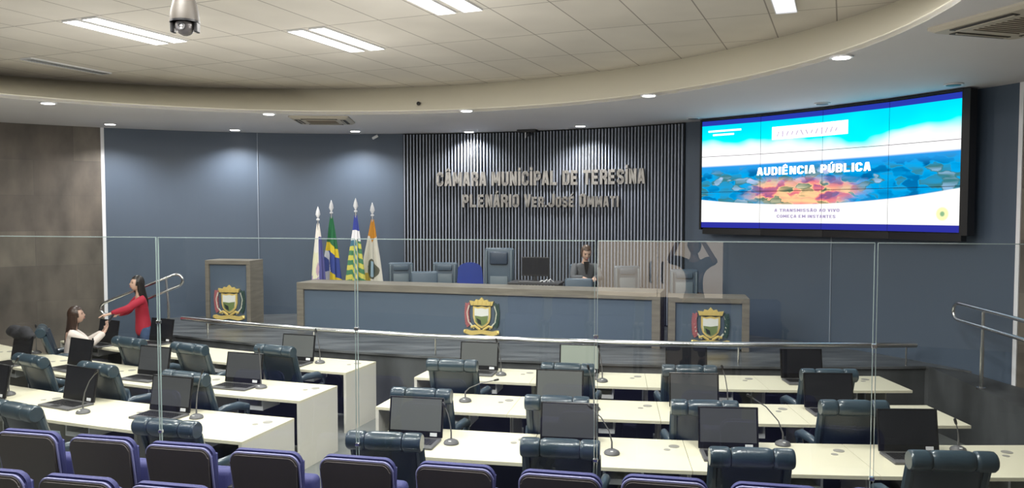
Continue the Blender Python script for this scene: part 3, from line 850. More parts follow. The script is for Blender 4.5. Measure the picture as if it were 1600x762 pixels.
for px, Y, rz, h, lab in [(662, 13.42, PI + .15, .96, 'low slate armchair behind the dais turned with its back to the hall'),
                          (904, 12.74, PI - .05, .90, 'grey armchair in front of the seated woman at the dais')]:
    p = at_depth(px, Y); c = copy_tree(low); c.location = (p.x, p.y, ST - (1.04 - h)); c.rotation_euler = (0, 0, rz); c['label'] = lab
    c.location.z = ST; c.scale = (1, 1, h / 1.04)
big = make_stage_chair(1.33, .50, True); p = at_depth(777, 13.35); big.location = (p.x, p.y, ST); big.rotation_euler = (0, 0, -.15)
big['label'] = 'tall presidential armchair with dark head pad behind the middle of the dais'
# blue plastic chair
def plastic():
    p = at_depth(735, 13.95)
    o = empty('plastic_chair', (p.x, p.y, ST), .1, 'royal blue plastic chair beside the tall presidential armchair', 'chair')
    mb = mat('royal_blue_plastic', (.02, .05, .30), .45)
    ol = [(-.24, .60)] + [(-.24 + .03 * (k / 8), .60 + .30 * k / 8) for k in range(1, 8)] + [(.24 * math.cos(PI - PI * k / 10) * .9, .92 + .13 * math.sin(PI * k / 10)) for k in range(11)] + [(.24, .60)]
    MB().extr(ol, .18, .21).build('backrest', mb, o)
    MB().box((.46, .42, .03), (0, -.02, .45), 0, .012, 2).build('seat', mb, o)
    for x in (-.19, .19):
        for y in (-.18, .18): MB().tube([(x, y, .44), (x * 1.1, y * 1.15, 0)], .014, 8).build('leg', M_STEEL, o, True)
plastic()
# desktop computer on a small table behind the dais
def monitor():
    p = at_depth(838, 12.9)
    t = empty('computer_table', (p.x, p.y, ST), -.25, 'dark table behind the dais carrying the desktop monitor', 'table')
    MB().box((.84, .5, .03), (0, 0, .80), 0, .004, 1).build('tabletop', mat('dark_wood', (.05, .05, .055), .4), t)
    for x in (-.38, .38): MB().box((.04, .46, .785), (x, 0, .3925)).build('side_panel', mat('dark_wood', (.05, .05, .055), .4), t)
    o = empty('desktop_monitor', (p.x - .02, p.y + .02, ST + .815), -.25, 'black desktop monitor behind the dais right of the tall armchair', 'monitor')
    MB().box((.46, .04, .31), (0, .05, .24), 0, .008, 2).build('monitor_case', M_BLACK, o)
    MB().box((.43, .004, .27), (0, .028, .245)).build('display', SCR[0], o)
    MB().box((.20, .15, .012), (0, .05, .006)).build('stand_base', M_BLACK, o); MB().box((.05, .03, .10), (0, .06, .06)).build('stand_neck', M_BLACK, o)
    k = tag(MB().box((.38, .12, .02), (0, 0, .01), 0, .005, 1).build('keyboard', M_GREY), 'grey keyboard lying in front of the desktop monitor', 'keyboard')
    k.location = (p.x - .1, p.y - .17, ST + .815); k.rotation_euler = (0, 0, -.25)
    m = MB()
    for (a, b_, c_) in ((0, 0, .05), (.06, .01, .06), (-.07, .0, .035)): m.tube([(a - .05, b_, .01), (a, b_ - .01, c_), (a + .05, b_ + .01, .012)], .008, 6)
    m = tag(m.build('cable_bundle', M_WHITE, None, True), 'white cables heaped in front of the desktop monitor', 'cable')
    m.location = (p.x + .16, p.y - .19, ST + .815)
monitor()
def backrest_bag():
    p = Z(30, 520, 1.13)
    a = ang(p)
    mb = mat('charcoal_cloth', (.02, .02, .024), .85, bump=(40, .4))
    m = MB(); rnd = random.Random(5)
    for k in range(9):
        m.ball((.11 + .05 * rnd.random(), .07, .055 + .02 * rnd.random()), (-.20 + .05 * k, .02 * rnd.random(), .0 + .03 * math.sin(k * 1.3)), 12)
    o = tag(m.build('bag', mb, None, True), 'charcoal cloth bag lying over the top of a laptop at far left', 'bag')
    md = o.modifiers.new('r', 'REMESH'); md.mode = 'VOXEL'; md.voxel_size = .02; md.use_smooth_shade = True
    o.location = (p.x, p.y + .02, 1.125); o.rotation_euler = (0, 0, a)
backrest_bag()

# ------------------------------------------------------------------ flags
def flag(px, Y, tip_py, label, colf, w=.155, seed=0, finial=None, lean=0):
    p = at_depth(px, Y); ztip = EYE + (330 - tip_py) / FOC * Y
    o = empty('flag_on_pole', (p.x, p.y, ST), 0, label, 'flag', 'flags on poles behind the dais')
    H = ztip - ST
    MB().tube([(0, 0, .04), (0, 0, H - .16)], .016, 10).build('pole', M_STEEL, o, True)
    MB().lathe([(0, 0), (.10, 0), (.105, .02), (.05, .05), (.02, .09), (.02, .12)], n=20).build('pole_base', M_STEEL, o, True)
    MB().lathe([(.012, 0), (.03, .015), (.03, .03), (.014, .045), (.022, .07), (.042, .11), (.030, .17), (.012, .22), (0, .25)], (0, 0, H - .25), 0, 14).build('finial', M_WHITE, o, True)
    bm = bmesh.new(); nu, nv = 120, 130; top = H - .29; L = 1.32
    cl = bm.loops.layers.float_color.new('Col'); vs = []
    for j in range(nv + 1):
        v = j / nv; row = []
        for i in range(nu):
            a = 2 * PI * i / nu
            spread = .018 + w * (v ** .8)
            rr = spread * (1 + .30 * math.sin(a * 5 + seed + v) * min(1, v * 2) + .12 * math.sin(a * 9 + seed * 2 + v * 4))
            x = math.cos(a) * rr + lean * v; y = math.sin(a) * rr * .55
            z = top - L * v - (.05 * math.sin(a * 2 + seed) * v)
            row.append(bm.verts.new((x, y, z)))
        vs.append(row)
    for j in range(nv):
        for i in range(nu):
            f = bm.faces.new((vs[j][i], vs[j][(i + 1) % nu], vs[j + 1][(i + 1) % nu], vs[j + 1][i]))
            c = f.calc_center_median(); a = math.atan2(c.y, c.x - lean * (j / nv)); s = (math.cos(a))
            col = colf(s, (j + .5) / nv * 1.22)
            for l in f.loops: l[cl] = (*col, 1)
    bm.faces.new(vs[0])
    me = bpy.data.meshes.new('flag_cloth'); bm.to_mesh(me); bm.free()
    if 'flag_cloth' not in MATS:
        m = bpy.data.materials.new('flag_cloth'); m.use_nodes = True; b = m.node_tree.nodes['Principled BSDF']; b.inputs['Roughness'].default_value = .7
        vc = m.node_tree.nodes.new('ShaderNodeVertexColor'); vc.layer_name = 'Col'; m.node_tree.links.new(vc.outputs[0], b.inputs['Base Color']); MATS['flag_cloth'] = m
    me.materials.append(MATS['flag_cloth'])
    for q in me.polygons: q.use_smooth = True
    f = bpy.data.objects.new('cloth', me); COL.objects.link(f); f.parent = o
W_, B_, G_, Y_ = (.75, .72, .66), (.03, .05, .28), (.01, .14, .05), (.75, .55, .02)
def f1(s, v):
    if (s + .1) ** 2 / .3 + (v - .72) ** 2 / .012 < 1: return (.55, .35, .38) if (s * 7 + v * 30) % 2 < 1 else (.45, .35, .5)
    if s > .35 and v > .22: return (.07, .07, .25)
    if v > .84: return (.35, .25, .45) if s < .3 else W_
    return (.72, .70, .50) if (v > .45 and s < -.1) else W_
def f2(s, v):
    d = v - .06 * s
    if d < .46: return G_
    if d < .60: return Y_
    if d < .93:
        e = (v - .6) * 2.2 - .55
        return (.70, .72, .80) if abs(s + .35 - e * .9) < .13 else (.03, .06, .30)
    return Y_ if s > -.3 else (.5, .5, .6)
def f3(s, v):
    if v < .24: return (.03, .05, .30)
    if v < .40: return (.75, .75, .78)
    if v < .50 and s < .2: return (.05, .16, .25)
    return (.60, .55, .10) if ((v * 6.5 - s * .9) % 1) < .5 else (.05, .20, .10)
def f4(s, v):
    if v < .38 - .10 * abs(s): return (.55, .24, .02)
    r = ((s) ** 2 / .55 + (v - .80) ** 2 / .016)
    if r < 1: return (.35, .50, .62) if abs(s - .1) < .25 else (.04, .07, .06)
    if r < 1.6: return (.10, .10, .07)
    if v > .9 and s < -.2: return (.55, .40, .06)
    return (.72, .68, .60)
flag(497, 13.60, 322, 'white and purple flag on a pole, leftmost of the four flags', f1, .105, 0)
flag(518, 14.0, 312, 'green flag with yellow band and blue globe on a pole', f2, .15, 1.3)
flag(556, 13.65, 309, 'green and yellow striped flag with blue top on a pole', f3, .135, 2.1)
flag(582, 14.0, 316, 'orange topped white flag with round emblem on a pole', f4, .16, 3.3)

# ------------------------------------------------------------------ slatted wall and lettering
sa, sb = wth(wall_at(631)), wth(wall_at(1070))
def slats():
    o = empty('slatted_wall_panel', (0, 0, 0), 0, 'dark wall panel of narrow vertical slats behind the dais', 'wall panel')
    bm = MB(); pts = arc(sa, sb, 40, WR - .01); pts2 = arc(sa, sb, 40, WR - .03)
    ol = [(p.x, p.y) for p in pts] + [(p.x, p.y) for p in pts2[::-1]]
    bm.prism(ol, ST + .002, SOF - .002); bm.build('backing_board', mat('slat_backing', (.008, .009, .012), .8), o)
    n = int(abs(sb - sa) * WR / .062); m = MB()
    for k in range(n + 1):
        th = sa + (sb - sa) * (k + .5) / (n + 1); p = wpt(th, WR - .05)
        m.box((.045, .019, SOF - ST - .05), (p.x, p.y, (SOF + ST) / 2), th)
    m.build('slats', mat('slat_metal', (.34, .38, .46), .4, .2), o)
slats()
LETTERS = {}
def strokes(ch):
    """heavy condensed capitals as centre lines on a unit-high cell; returns (width, [polyline], [accent polyline])"""
    l, r, b, t, w = .11, .49, .10, .90, .60
    ring = [(l + .1, t), (r - .1, t), (r, t - .12), (r, b + .12), (r - .1, b), (l + .1, b), (l, b + .12), (l, t - .12), (l + .1, t)]
    base = {'Â': 'A', 'Á': 'A', 'Ã': 'A', 'É': 'E', 'Ê': 'E', 'İ': 'I', 'Ú': 'U', 'Ç': 'C'}.get(ch, ch)
    G = {'C': [[(r, .66), (r, t - .12), (r - .1, t), (l + .1, t), (l, t - .12), (l, b + .12), (l + .1, b), (r - .1, b), (r, b + .12), (r, .34)]],
         'A': [[(.10, .0), (.25, 1)], [(.50, .0), (.35, 1)], [(.25, .90), (.35, .90)], [(.17, .27), (.43, .27)]],
         'M': [[(.11, 0), (.11, 1)], [(.14, .98), (.38, .22)], [(.38, .22), (.62, .98)], [(.65, 1), (.65, 0)]],
         'U': [[(l, 1), (l, b + .12), (l + .1, b), (r - .1, b), (r, b + .12), (r, 1)]],
         'N': [[(l, 0), (l, 1)], [(r, 0), (r, 1)], [(l + .02, .97), (r - .02, .03)]],
         'I': [[(.11, 0), (.11, 1)]],
         'P': [[(l, 0), (l, 1)], [(l, t), (r - .1, t), (r, t - .12), (r, .56), (r - .1, .45), (l, .45)]],
         'R': [[(l, 0), (l, 1)], [(l, t), (r - .1, t), (r, t - .12), (r, .58), (r - .1, .48), (l, .48)], [(r - .14, .48), (r, .30), (r, 0)]],
         'B': [[(l, 0), (l, 1)], [(l, t), (r - .1, t), (r, t - .1), (r, .60), (r - .08, .51), (l, .51)], [(r - .08, .51), (r, .42), (r, b + .1), (r - .1, b), (l, b)]],
         'L': [[(l, 0), (l, 1)], [(l, b), (r + .06, b)]],
         'D': [[(l, 0), (l, 1)], [(l, t), (r - .1, t), (r, t - .14), (r, b + .14), (r - .1, b), (l, b)]],
         'E': [[(l, 0), (l, 1)], [(l, t), (r + .04, t)], [(l, .5), (r, .5)], [(l, b), (r + .04, b)]],
         'T': [[(.0, t), (.60, t)], [(.30, 0), (.30, 1)]],
         'S': [[(r, .68), (r, t - .12), (r - .1, t), (l + .1, t), (l, t - .12), (l, .66), (l + .06, .56), (r - .06, .44), (r, .34), (r, b + .12), (r - .1, b), (l + .1, b), (l, b + .12), (l, .32)]],
         'O': [ring], 'V': [[(.09, 1), (.29, 0)], [(.51, 1), (.31, 0)], [(.27, .08), (.33, .08)]],
         'J': [[(r, 1), (r, b + .12), (r - .1, b), (l + .1, b), (l, b + .12), (l, .34)]],
         '.': [[(.11, 0), (.11, .2)]]}[base]
    w = {'M': .76, 'I': .22, '.': .22}.get(base, .60)
    acc = {'Â': [[(.14, 1.08), (.30, 1.22), (.46, 1.08)]], 'Ê': [[(.14, 1.08), (.30, 1.22), (.46, 1.08)]], 'Á': [[(.24, 1.08), (.40, 1.24)]], 'É': [[(.24, 1.08), (.40, 1.24)]],
           'Ú': [[(.24, 1.08), (.40, 1.24)]], 'Ã': [[(.12, 1.10), (.24, 1.18), (.36, 1.10), (.48, 1.18)]], 'İ': [[(.11, 1.08), (.11, 1.24)]], 'Ç': [[(.30, -.02), (.34, -.14), (.24, -.20)]]}.get(ch, [])
    return w, G, acc
def glyph(ch, ex=.012):
    """mesh in the x,y plane, one unit thick along z"""
    if ch in LETTERS: return LETTERS[ch]
    w, G, acc = strokes(ch); bm = bmesh.new()
    def seg(p, q, th, ext0, ext1):
        p, q = Vector(p), Vector(q); d = (q - p).normalized(); n = Vector((-d.y, d.x)) * th / 2
        p = p - d * ext0; q = q + d * ext1
        c = [p + n, p - n, q - n, q + n]
        c = [Vector((v.x, max(v.y, 0) if (min(p.y, q.y) > -.01 and p.y < 1.01) else v.y)) for v in c]
        if max(p.y, q.y) <= 1.02: c = [Vector((v.x, min(v.y, 1))) for v in c]
        a = [bm.verts.new((v.x, v.y, 0)) for v in c]; b = [bm.verts.new((v.x, v.y, 1)) for v in c]
        bm.faces.new(a); bm.faces.new(b[::-1])
        for k in range(4): bm.faces.new((a[k], b[k], b[(k + 1) % 4], a[(k + 1) % 4]))
    for pl in G:
        for k in range(len(pl) - 1): seg(pl[k], pl[k + 1], .205, .04 if k else 0, .04 if k < len(pl) - 2 else 0)
    for pl in acc:
        for k in range(len(pl) - 1): seg(pl[k], pl[k + 1], .12 if ch != 'İ' else .2, .02, .02)
    bmesh.ops.recalc_face_normals(bm, faces=bm.faces)
    LETTERS[ch] = (bm, w); return LETTERS[ch]
def write(parts, pathf, s0, s1, z0, h, depth, material, parent, name='letter', join=False):
    """parts = list of (char, relative size); laid between s0..s1 along pathf(s) -> (x, y, angle); baseline z0; h = cap height"""
    capm = 1.0
    wd = 0; items = []
    for ch, k in parts:
        if ch == ' ': wd += .34; continue
        bm, w = glyph(ch); items.append((ch, k, wd, w * k)); wd += w * k + .09
    wd -= .09; kx = (s1 - s0) / wd; kz = h / capm
    if join: acc = bmesh.new()
    for ch, k, off, w in items:
        bm, _ = glyph(ch); s = s0 + (off + w / 2) * kx; x, y, a = pathf(s)
        me = bpy.data.meshes.new(name); b2 = bm.copy()
        bmesh.ops.translate(b2, vec=(-w / k / 2, 0, 0), verts=b2.verts)
        bmesh.ops.transform(b2, matrix=Matrix(((kx * k, 0, 0, 0), (0, 0, -depth, 0), (0, kz * k, 0, 0), (0, 0, 0, 1))), verts=b2.verts)
        bmesh.ops.recalc_face_normals(b2, faces=b2.faces)
        T = Matrix.Translation((x, y, z0)) @ Matrix.Rotation(a, 4, 'Z')
        bmesh.ops.transform(b2, matrix=T, verts=b2.verts)
        if join:
            b2.to_mesh(me); acc.from_mesh(me); bpy.data.meshes.remove(me); b2.free(); continue
        b2.to_mesh(me); b2.free(); me.materials.append(material)
        o = bpy.data.objects.new(name, me); COL.objects.link(o); o.parent = parent
    if join:
        me = bpy.data.meshes.new(name); acc.to_mesh(me); acc.free(); me.materials.append(material)
        o = bpy.data.objects.new(name, me); COL.objects.link(o); o.parent = parent
M_LET = mat('letter_steel', (.30, .29, .275), .30, .8)
sign = empty('wall_lettering', (0, 0, 0), 0, 'two lines of chrome capital letters mounted on the slatted wall', 'sign')
LR_ = WR - .078
def wall_path(s):  # s = arc length measured from the left
    th = sa - s / LR_; p = wpt(th, LR_); return p.x, p.y, th - PI / 2
def s_of(px): return (sa - wth(wall_at(px, LR_))) * LR_
def z_of(px, py):
    p = wall_at(px, LR_); d = ray(px, py); return EYE + d.z / d.y * p.y
txt1 = [(c, 1) for c in 'CÂMARA MUNİCİPAL DE TERESİNA']
zb = z_of(845, 289.5); zt_ = z_of(845, 267)
write(txt1, wall_path, s_of(683), s_of(1009), zb, zt_ - zb, .05, M_LET, sign)
t2 = [(c, 1) for c in 'PLENÁRIO '] + [('V', 1)] + [(c, .80) for c in 'ER.'] + [('J', 1)] + [(c, .8) for c in 'OSÉ'] + [(' ', 1), ('O', 1)] + [(c, .8) for c in 'MMATI']
zb = z_of(845, 323.5); zt_ = z_of(845, 303)
write(t2, wall_path, s_of(723), s_of(968), zb, zt_ - zb, .05, M_LET, sign)

# ------------------------------------------------------------------ video wall 4 x 3
VW = Vector((3.03, 12.83)); VE = Vector((5.40, 9.61))
def vnodes():
    t0, t1 = wth(VW), wth(VE); r = ((VW - WC).length + (VE - WC).length) / 2 - .02
    return [wpt(t0 + (t1 - t0) * k / 4, r) for k in range(5)]
VN = vnodes(); VL = [0]
for a, b in zip(VN, VN[1:]): VL.append(VL[-1] + (b - a).length)
VZ0, VZ1 = 2.47, 4.155
def vpath(s, off=.012):
    k = max(0, min(3, next((i for i in range(4) if s < VL[i + 1]), 3)))
    a, b = VN[k], VN[k + 1]; t = (s - VL[k]) / (VL[k + 1] - VL[k]); p = a.lerp(b, t); d = (b - a).normalized()
    n = Vector((d.y, -d.x)); return p.x + n.x * off, p.y + n.y * off, math.atan2(d.y, d.x)
def screen_mat():
    m = bpy.data.materials.new('video_wall_picture'); m.use_nodes = True; nt = m.node_tree; nt.nodes.clear()
    N = nt.nodes.new; L = nt.links.new
    out = N('ShaderNodeOutputMaterial'); em = N('ShaderNodeEmission'); em.inputs[1].default_value = 1.1; L(em.outputs[0], out.inputs[0])
    uv = N('ShaderNodeUVMap'); sep = N('ShaderNodeSeparateXYZ'); L(uv.outputs[0], sep.inputs[0]); U, V = sep.outputs[0], sep.outputs[1]
    def math_(op, a, b=None):
        n = N('ShaderNodeMath'); n.operation = op
        for i, v in enumerate((a, b)):
            if v is None: continue
            if isinstance(v, (int, float)): n.inputs[i].default_value = v
            else: L(v, n.inputs[i])
        return n.outputs[0]
    def mix(f, a, b):
        n = N('ShaderNodeMix'); n.data_type = 'RGBA'
        L(f, n.inputs['Factor']) if not isinstance(f, float) else None
        for nm, v in (('A', a), ('B', b)):
            if isinstance(v, tuple): n.inputs[nm].default_value = (*v, 1)
            else: L(v, n.inputs[nm])
        return n.outputs['Result']
    def step(x, e, w=.004):
        n = N('ShaderNodeMapRange'); n.interpolation_type = 'SMOOTHSTEP'
        n.inputs['From Min'].default_value = e - w; n.inputs['From Max'].default_value = e + w; L(x, n.inputs['Value']); return n.outputs[0]
    def noise(sx, sy, sc, det=3, off=0):
        mp = N('ShaderNodeMapping'); mp.inputs['Scale'].default_value = (sx, sy, 1); mp.inputs['Location'].default_value = (off, off, 0); L(uv.outputs[0], mp.inputs[0])
        n = N('ShaderNodeTexNoise'); n.inputs['Scale'].default_value = sc; n.inputs['Detail'].default_value = det; L(mp.outputs[0], n.inputs['Vector']); return n.outputs['Fac']
    def ramp(f, st):
        r = N('ShaderNodeValToRGB'); e = r.color_ramp.elements
        while len(e) < len(st): e.new(.5)
        for q, (p, c) in zip(e, st): q.position = p; q.color = (*c, 1)
        L(f, r.inputs[0]); return r.outputs[0]
    def cells(off):
        mp = N('ShaderNodeMapping'); mp.inputs['Scale'].default_value = (20, 17, 1); mp.inputs['Location'].default_value = (off, off, 0); L(uv.outputs[0], mp.inputs[0])
        nz = N('ShaderNodeTexNoise'); nz.inputs['Scale'].default_value = 1.2; L(mp.outputs[0], nz.inputs['Vector'])
        ad = N('ShaderNodeMix'); ad.data_type = 'RGBA'; ad.blend_type = 'ADD'; ad.inputs['Factor'].default_value = 1.0
        L(mp.outputs[0], ad.inputs['A']); L(nz.outputs['Color'], ad.inputs['B'])
        v = N('ShaderNodeTexVoronoi'); v.feature = 'SMOOTH_F1'; v.inputs['Smoothness'].default_value = .35; v.inputs['Scale'].default_value = 1
        L(ad.outputs['Result'], v.inputs['Vector'])
        sp = N('ShaderNodeSeparateColor'); L(v.outputs['Color'], sp.inputs[0])
        return math_('ADD', .30, math_('MULTIPLY', math_('ADD', math_('MULTIPLY', sp.outputs[0], .55), math_('MULTIPLY', noise(2, 5, 2.5, 2, off), .45)), .46))
    # city: blue / teal at left and right, warm in the middle-left
    cool = ramp(cells(0), [(.30, (0, .03, .12)), (.42, (0, .16, .42)), (.52, (0, .36, .78)), (.60, (.04, .18, .20)), (.66, (.30, .50, .75)), (.72, (.85, .55, .75))])
    warm = ramp(cells(5), [(.30, (.02, .08, .06)), (.42, (.30, .10, .25)), (.48, (.85, .22, .22)), (.55, (.95, .60, .30)), (.62, (.08, .16, .10)), (.72, (1, .85, .55))])
    dx = math_('SUBTRACT', U, .42); dy = math_('MULTIPLY', math_('SUBTRACT', V, .30), 1.5)
    dd = math_('SQRT', math_('ADD', math_('MULTIPLY', dx, dx), math_('MULTIPLY', dy, dy)))
    dd = math_('ADD', dd, math_('MULTIPLY', math_('SUBTRACT', noise(3, 3, 3), .5), .25))
    city = mix(step(dd, .20, .09), warm, cool)
    # horizon slightly curved, blue haze strip above it
    hz = math_('ADD', .585, math_('MULTIPLY', math_('SUBTRACT', U, .5), .02))
    above = step(math_('SUBTRACT', V, hz), 0, .012)
    haze = step(math_('SUBTRACT', V, hz), -.05, .05)
    city = mix(haze, city, (.02, .30, .75))
    cl = math_('ADD', V, math_('MULTIPLY', math_('SUBTRACT', noise(2.2, 1.2, 2.2, 2, 7), .5), .32))
    sky = ramp(cl, [(.60, (1, 1, 1)), (.66, (1, .97, 1)), (.73, (.70, .98, 1)), (.79, (0, .85, 1)), (.95, (0, .68, .95))])
    pic = mix(above, city, sky)
    lowl = math_('ADD', .215, math_('MULTIPLY', math_('MULTIPLY', math_('SUBTRACT', U, .40), math_('SUBTRACT', U, .40)), .30))
    pic = mix(step(math_('SUBTRACT', V, lowl), 0, .006), (1, 1, .98), pic)
    lg = math_('SQRT', math_('ADD', math_('POWER', math_('MULTIPLY', math_('SUBTRACT', U, .945), 2.4), 2), math_('POWER', math_('SUBTRACT', V, .135), 2)))
    pic = mix(math_('SUBTRACT', 1, step(lg, .050, .008)), pic, (.85, .85, .45))
    pic = mix(math_('SUBTRACT', 1, step(lg, .018, .006)), pic, (.25, .45, .25))
    pic = mix(step(V, .052, .002), (.025, .03, .32), pic)
    pic = mix(step(V, .955, .002), pic, (.02, .04, .38))
    L(pic, em.inputs[0]); return m
M_SCREEN = screen_mat()
def video_wall():
    o = empty('video_wall', (0, 0, 0), 0, 'bright video wall of twelve displays showing a city picture and white writing', 'screen')
    gap = .0035; rh = (VZ1 - VZ0) / 3; tot = VL[-1]
    for c in range(4):
        a, b = VN[c], VN[c + 1]; d = (b - a).normalized(); n = Vector((d.y, -d.x)); rz = math.atan2(d.y, d.x); mid = (a + b) / 2; w = (b - a).length
        for r in range(3):
            z0 = VZ0 + rh * r
            m = MB().box((w - .002, .09, rh - .002), (mid.x - n.x * .048, mid.y - n.y * .048, z0 + rh / 2), rz).build('display_case', M_BLACK, o)
            bm = bmesh.new(); uvl = bm.loops.layers.uv.new('UVMap')
            g0 = gap if c or 1 else 0
            ps = [(a + d * gap, z0 + gap), (b - d * gap, z0 + gap), (b - d * gap, z0 + rh - gap), (a + d * gap, z0 + rh - gap)]
            q = [bm.verts.new((p.x + n.x * .0, p.y + n.y * .0, z)) for p, z in ps]
            f = bm.faces.new(q)
            for l, (uu, vv) in zip(f.loops, ((VL[c], z0), (VL[c + 1], z0), (VL[c + 1], z0 + rh), (VL[c], z0 + rh))): l[uvl].uv = (uu / tot, (vv - VZ0) / (VZ1 - VZ0))
            rr = bmesh.ops.extrude_face_region(bm, geom=[f])
            bmesh.ops.translate(bm, vec=(-n.x * .003, -n.y * .003, 0), verts=[v for v in rr['geom'] if isinstance(v, bmesh.types.BMVert)])
            bmesh.ops.recalc_face_normals(bm, faces=bm.faces)
            me = bpy.data.meshes.new('display'); bm.to_mesh(me); bm.free(); me.materials.append(M_SCREEN)
            s = bpy.data.objects.new('display', me); COL.objects.link(s); s.parent = m
    # black mounting frame round the displays
    f = MB()
    for (P, Q, sgn) in ((VN[0], VN[1], 1), (VN[3], VN[4], -1)):
        d = (Q - P).normalized(); n = Vector((d.y, -d.x)); rz = math.atan2(d.y, d.x)
        e = P - d * .02 if sgn == 1 else Q + d * .055
        f.box((.03 if sgn == 1 else .10, .13, VZ1 - VZ0 + .06), (e.x - n.x * .06, e.y - n.y * .06, (VZ0 + VZ1) / 2), rz)
    for a, b in zip(VN, VN[1:]):
        d = (b - a).normalized(); n = Vector((d.y, -d.x)); rz = math.atan2(d.y, d.x); mid = (a + b) / 2
        f.box(((b - a).length + .03, .12, .03), (mid.x - n.x * .05, mid.y - n.y * .05, VZ1 + .018), rz)
        f.box(((b - a).length + .0, .10, .10), (mid.x - n.x * .09, mid.y - n.y * .09, VZ0 - .052), rz)
    f.build('mounting_frame', M_BLACK, o)
    mw = mat('screen_white_text', (1, 1, 1), .5, emit=(1, 1, 1), estr=1.2); ml = mat('screen_lilac_text', (.3, .25, .4), .5, emit=(.25, .22, .34), estr=1)
    vp = lambda s: vpath(s, .012)
    u = lambda f_: VL[-1] * f_
    zz = lambda v: VZ0 + (VZ1 - VZ0) * v
    write([(c, 1) for c in 'AUDIÊNCIA PÚBLICA'], vp, u(.238), u(.690), zz(.475), .118, .004, mw, o, 'title_text', True)
    write([(c, 1) for c in 'A TRANSMISSÃO AO VIVO'], vp, u(.315), u(.575), zz(.150), .045, .004, ml, o, 'caption_text', True)
    write([(c, 1) for c in 'COMEÇA EM INSTANTES'], vp, u(.325), u(.560), zz(.098), .045, .004, ml, o, 'caption_text', True)
    # white logo plate with faint strokes, and two short white lines at upper left
    lp = MB()
    for k in range(14):
        s = u(.300 + .30 * (k + .5) / 14); x, y, a = vpath(s, .006); lp.box((u(.30 / 14) + .006, .004, .19), (x, y, zz(.84)), a)
    lp.build('logo_plate', mw, o)
    st = MB(); rnd = random.Random(11)
    for k in range(13):
        s = u(.325 + .25 * k / 13); x, y, a = vpath(s, .010)
        st.box((.018, .003, .05 + .05 * rnd.random()), (x, y, zz(.83)), Matrix.Rotation(a, 4, 'Z') @ Matrix.Rotation(R(rnd.choice((-28, 0, 25))), 4, 'Y'))
    st.build('logo_strokes', mat('screen_faint_mark', (.4, .35, .45), .5, emit=(.42, .34, .48), estr=1), o)
    for (a0, a1, v) in ((.03, .17, .90), (.05, .14, .865)):
        m = MB()
        for k in range(8):
            s = u(a0 + (a1 - a0) * (k + .5) / 8); x, y, a = vpath(s, .006); m.box((u((a1 - a0) / 8) + .003, .004, .028), (x, y, zz(v)), a)
        m.build('small_white_line', mw, o)
video_wall()

# ------------------------------------------------------------------ ceiling fittings
def dome_camera():
    p = at_depth(295, 4.75)
    zc = EYE + (330 - 40) / FOC * 4.75
    o = empty('dome_camera', (p.x, p.y, zc), 0, 'grey security dome camera hanging from the ceiling at upper left', 'security camera')
    gm = mat('camera_housing', (.075, .066, .056), .5)
    MB().lathe([(.022, .22), (.03, .20), (.048, .165), (.066, .12), (.080, .06), (.084, .012), (.083, .0), (.078, 0), (.076, .05), (.04, .18), (0, .19)], n=28).build('housing', gm, o, True)
    MB().lathe([(.0845, .0), (.0845, .012), (.080, .014), (.078, 0)], n=28).build('lower_ring', M_BLACK, o, True)
    for s in (-1, 1): MB().box((.020, .05, .062), (s * .070, 0, -.024), 0, .004, 1).build('dark_bracket', M_BLACK, o)
    MB().ball((.056, .056, .056), (0, 0, -.018), 20).build('lens_ball', mat('lens_housing', (.16, .15, .15), .25, .3), o, True)
    t = Matrix.Translation((-.0, -.05, -.03)) @ Matrix.Rotation(R(80), 4, 'X')
    m = MB(); m.lathe([(0, 0), (.02, 0), (.024, .006), (.024, .012), (.017, .014), (.017, .006), (0, .006)], n=20); bmesh.ops.transform(m.bm, matrix=t, verts=m.bm.verts); m.build('lens_ring', M_GREY, o, True)
    m = MB().lathe([(0, .008), (.016, .008), (0, .016)], n=16); bmesh.ops.transform(m.bm, matrix=t, verts=m.bm.verts); m.build('lens', M_STEEL, o, True)
    MB().box((.09, .06, .04), (0, .0, .016), 0, .01, 2).build('inner_shroud', M_BLACK, o)
    MB().tube([(0, 0, .20), (0, 0, CEI - zc)], .022, 12).build('drop_pole', gm, o, True)
    MB().lathe([(0, CEI - zc - .02), (.06, CEI - zc - .02), (.06, CEI - zc - .001), (0, CEI - zc - .001)], n=20).build('ceiling_plate', gm, o)
dome_camera()
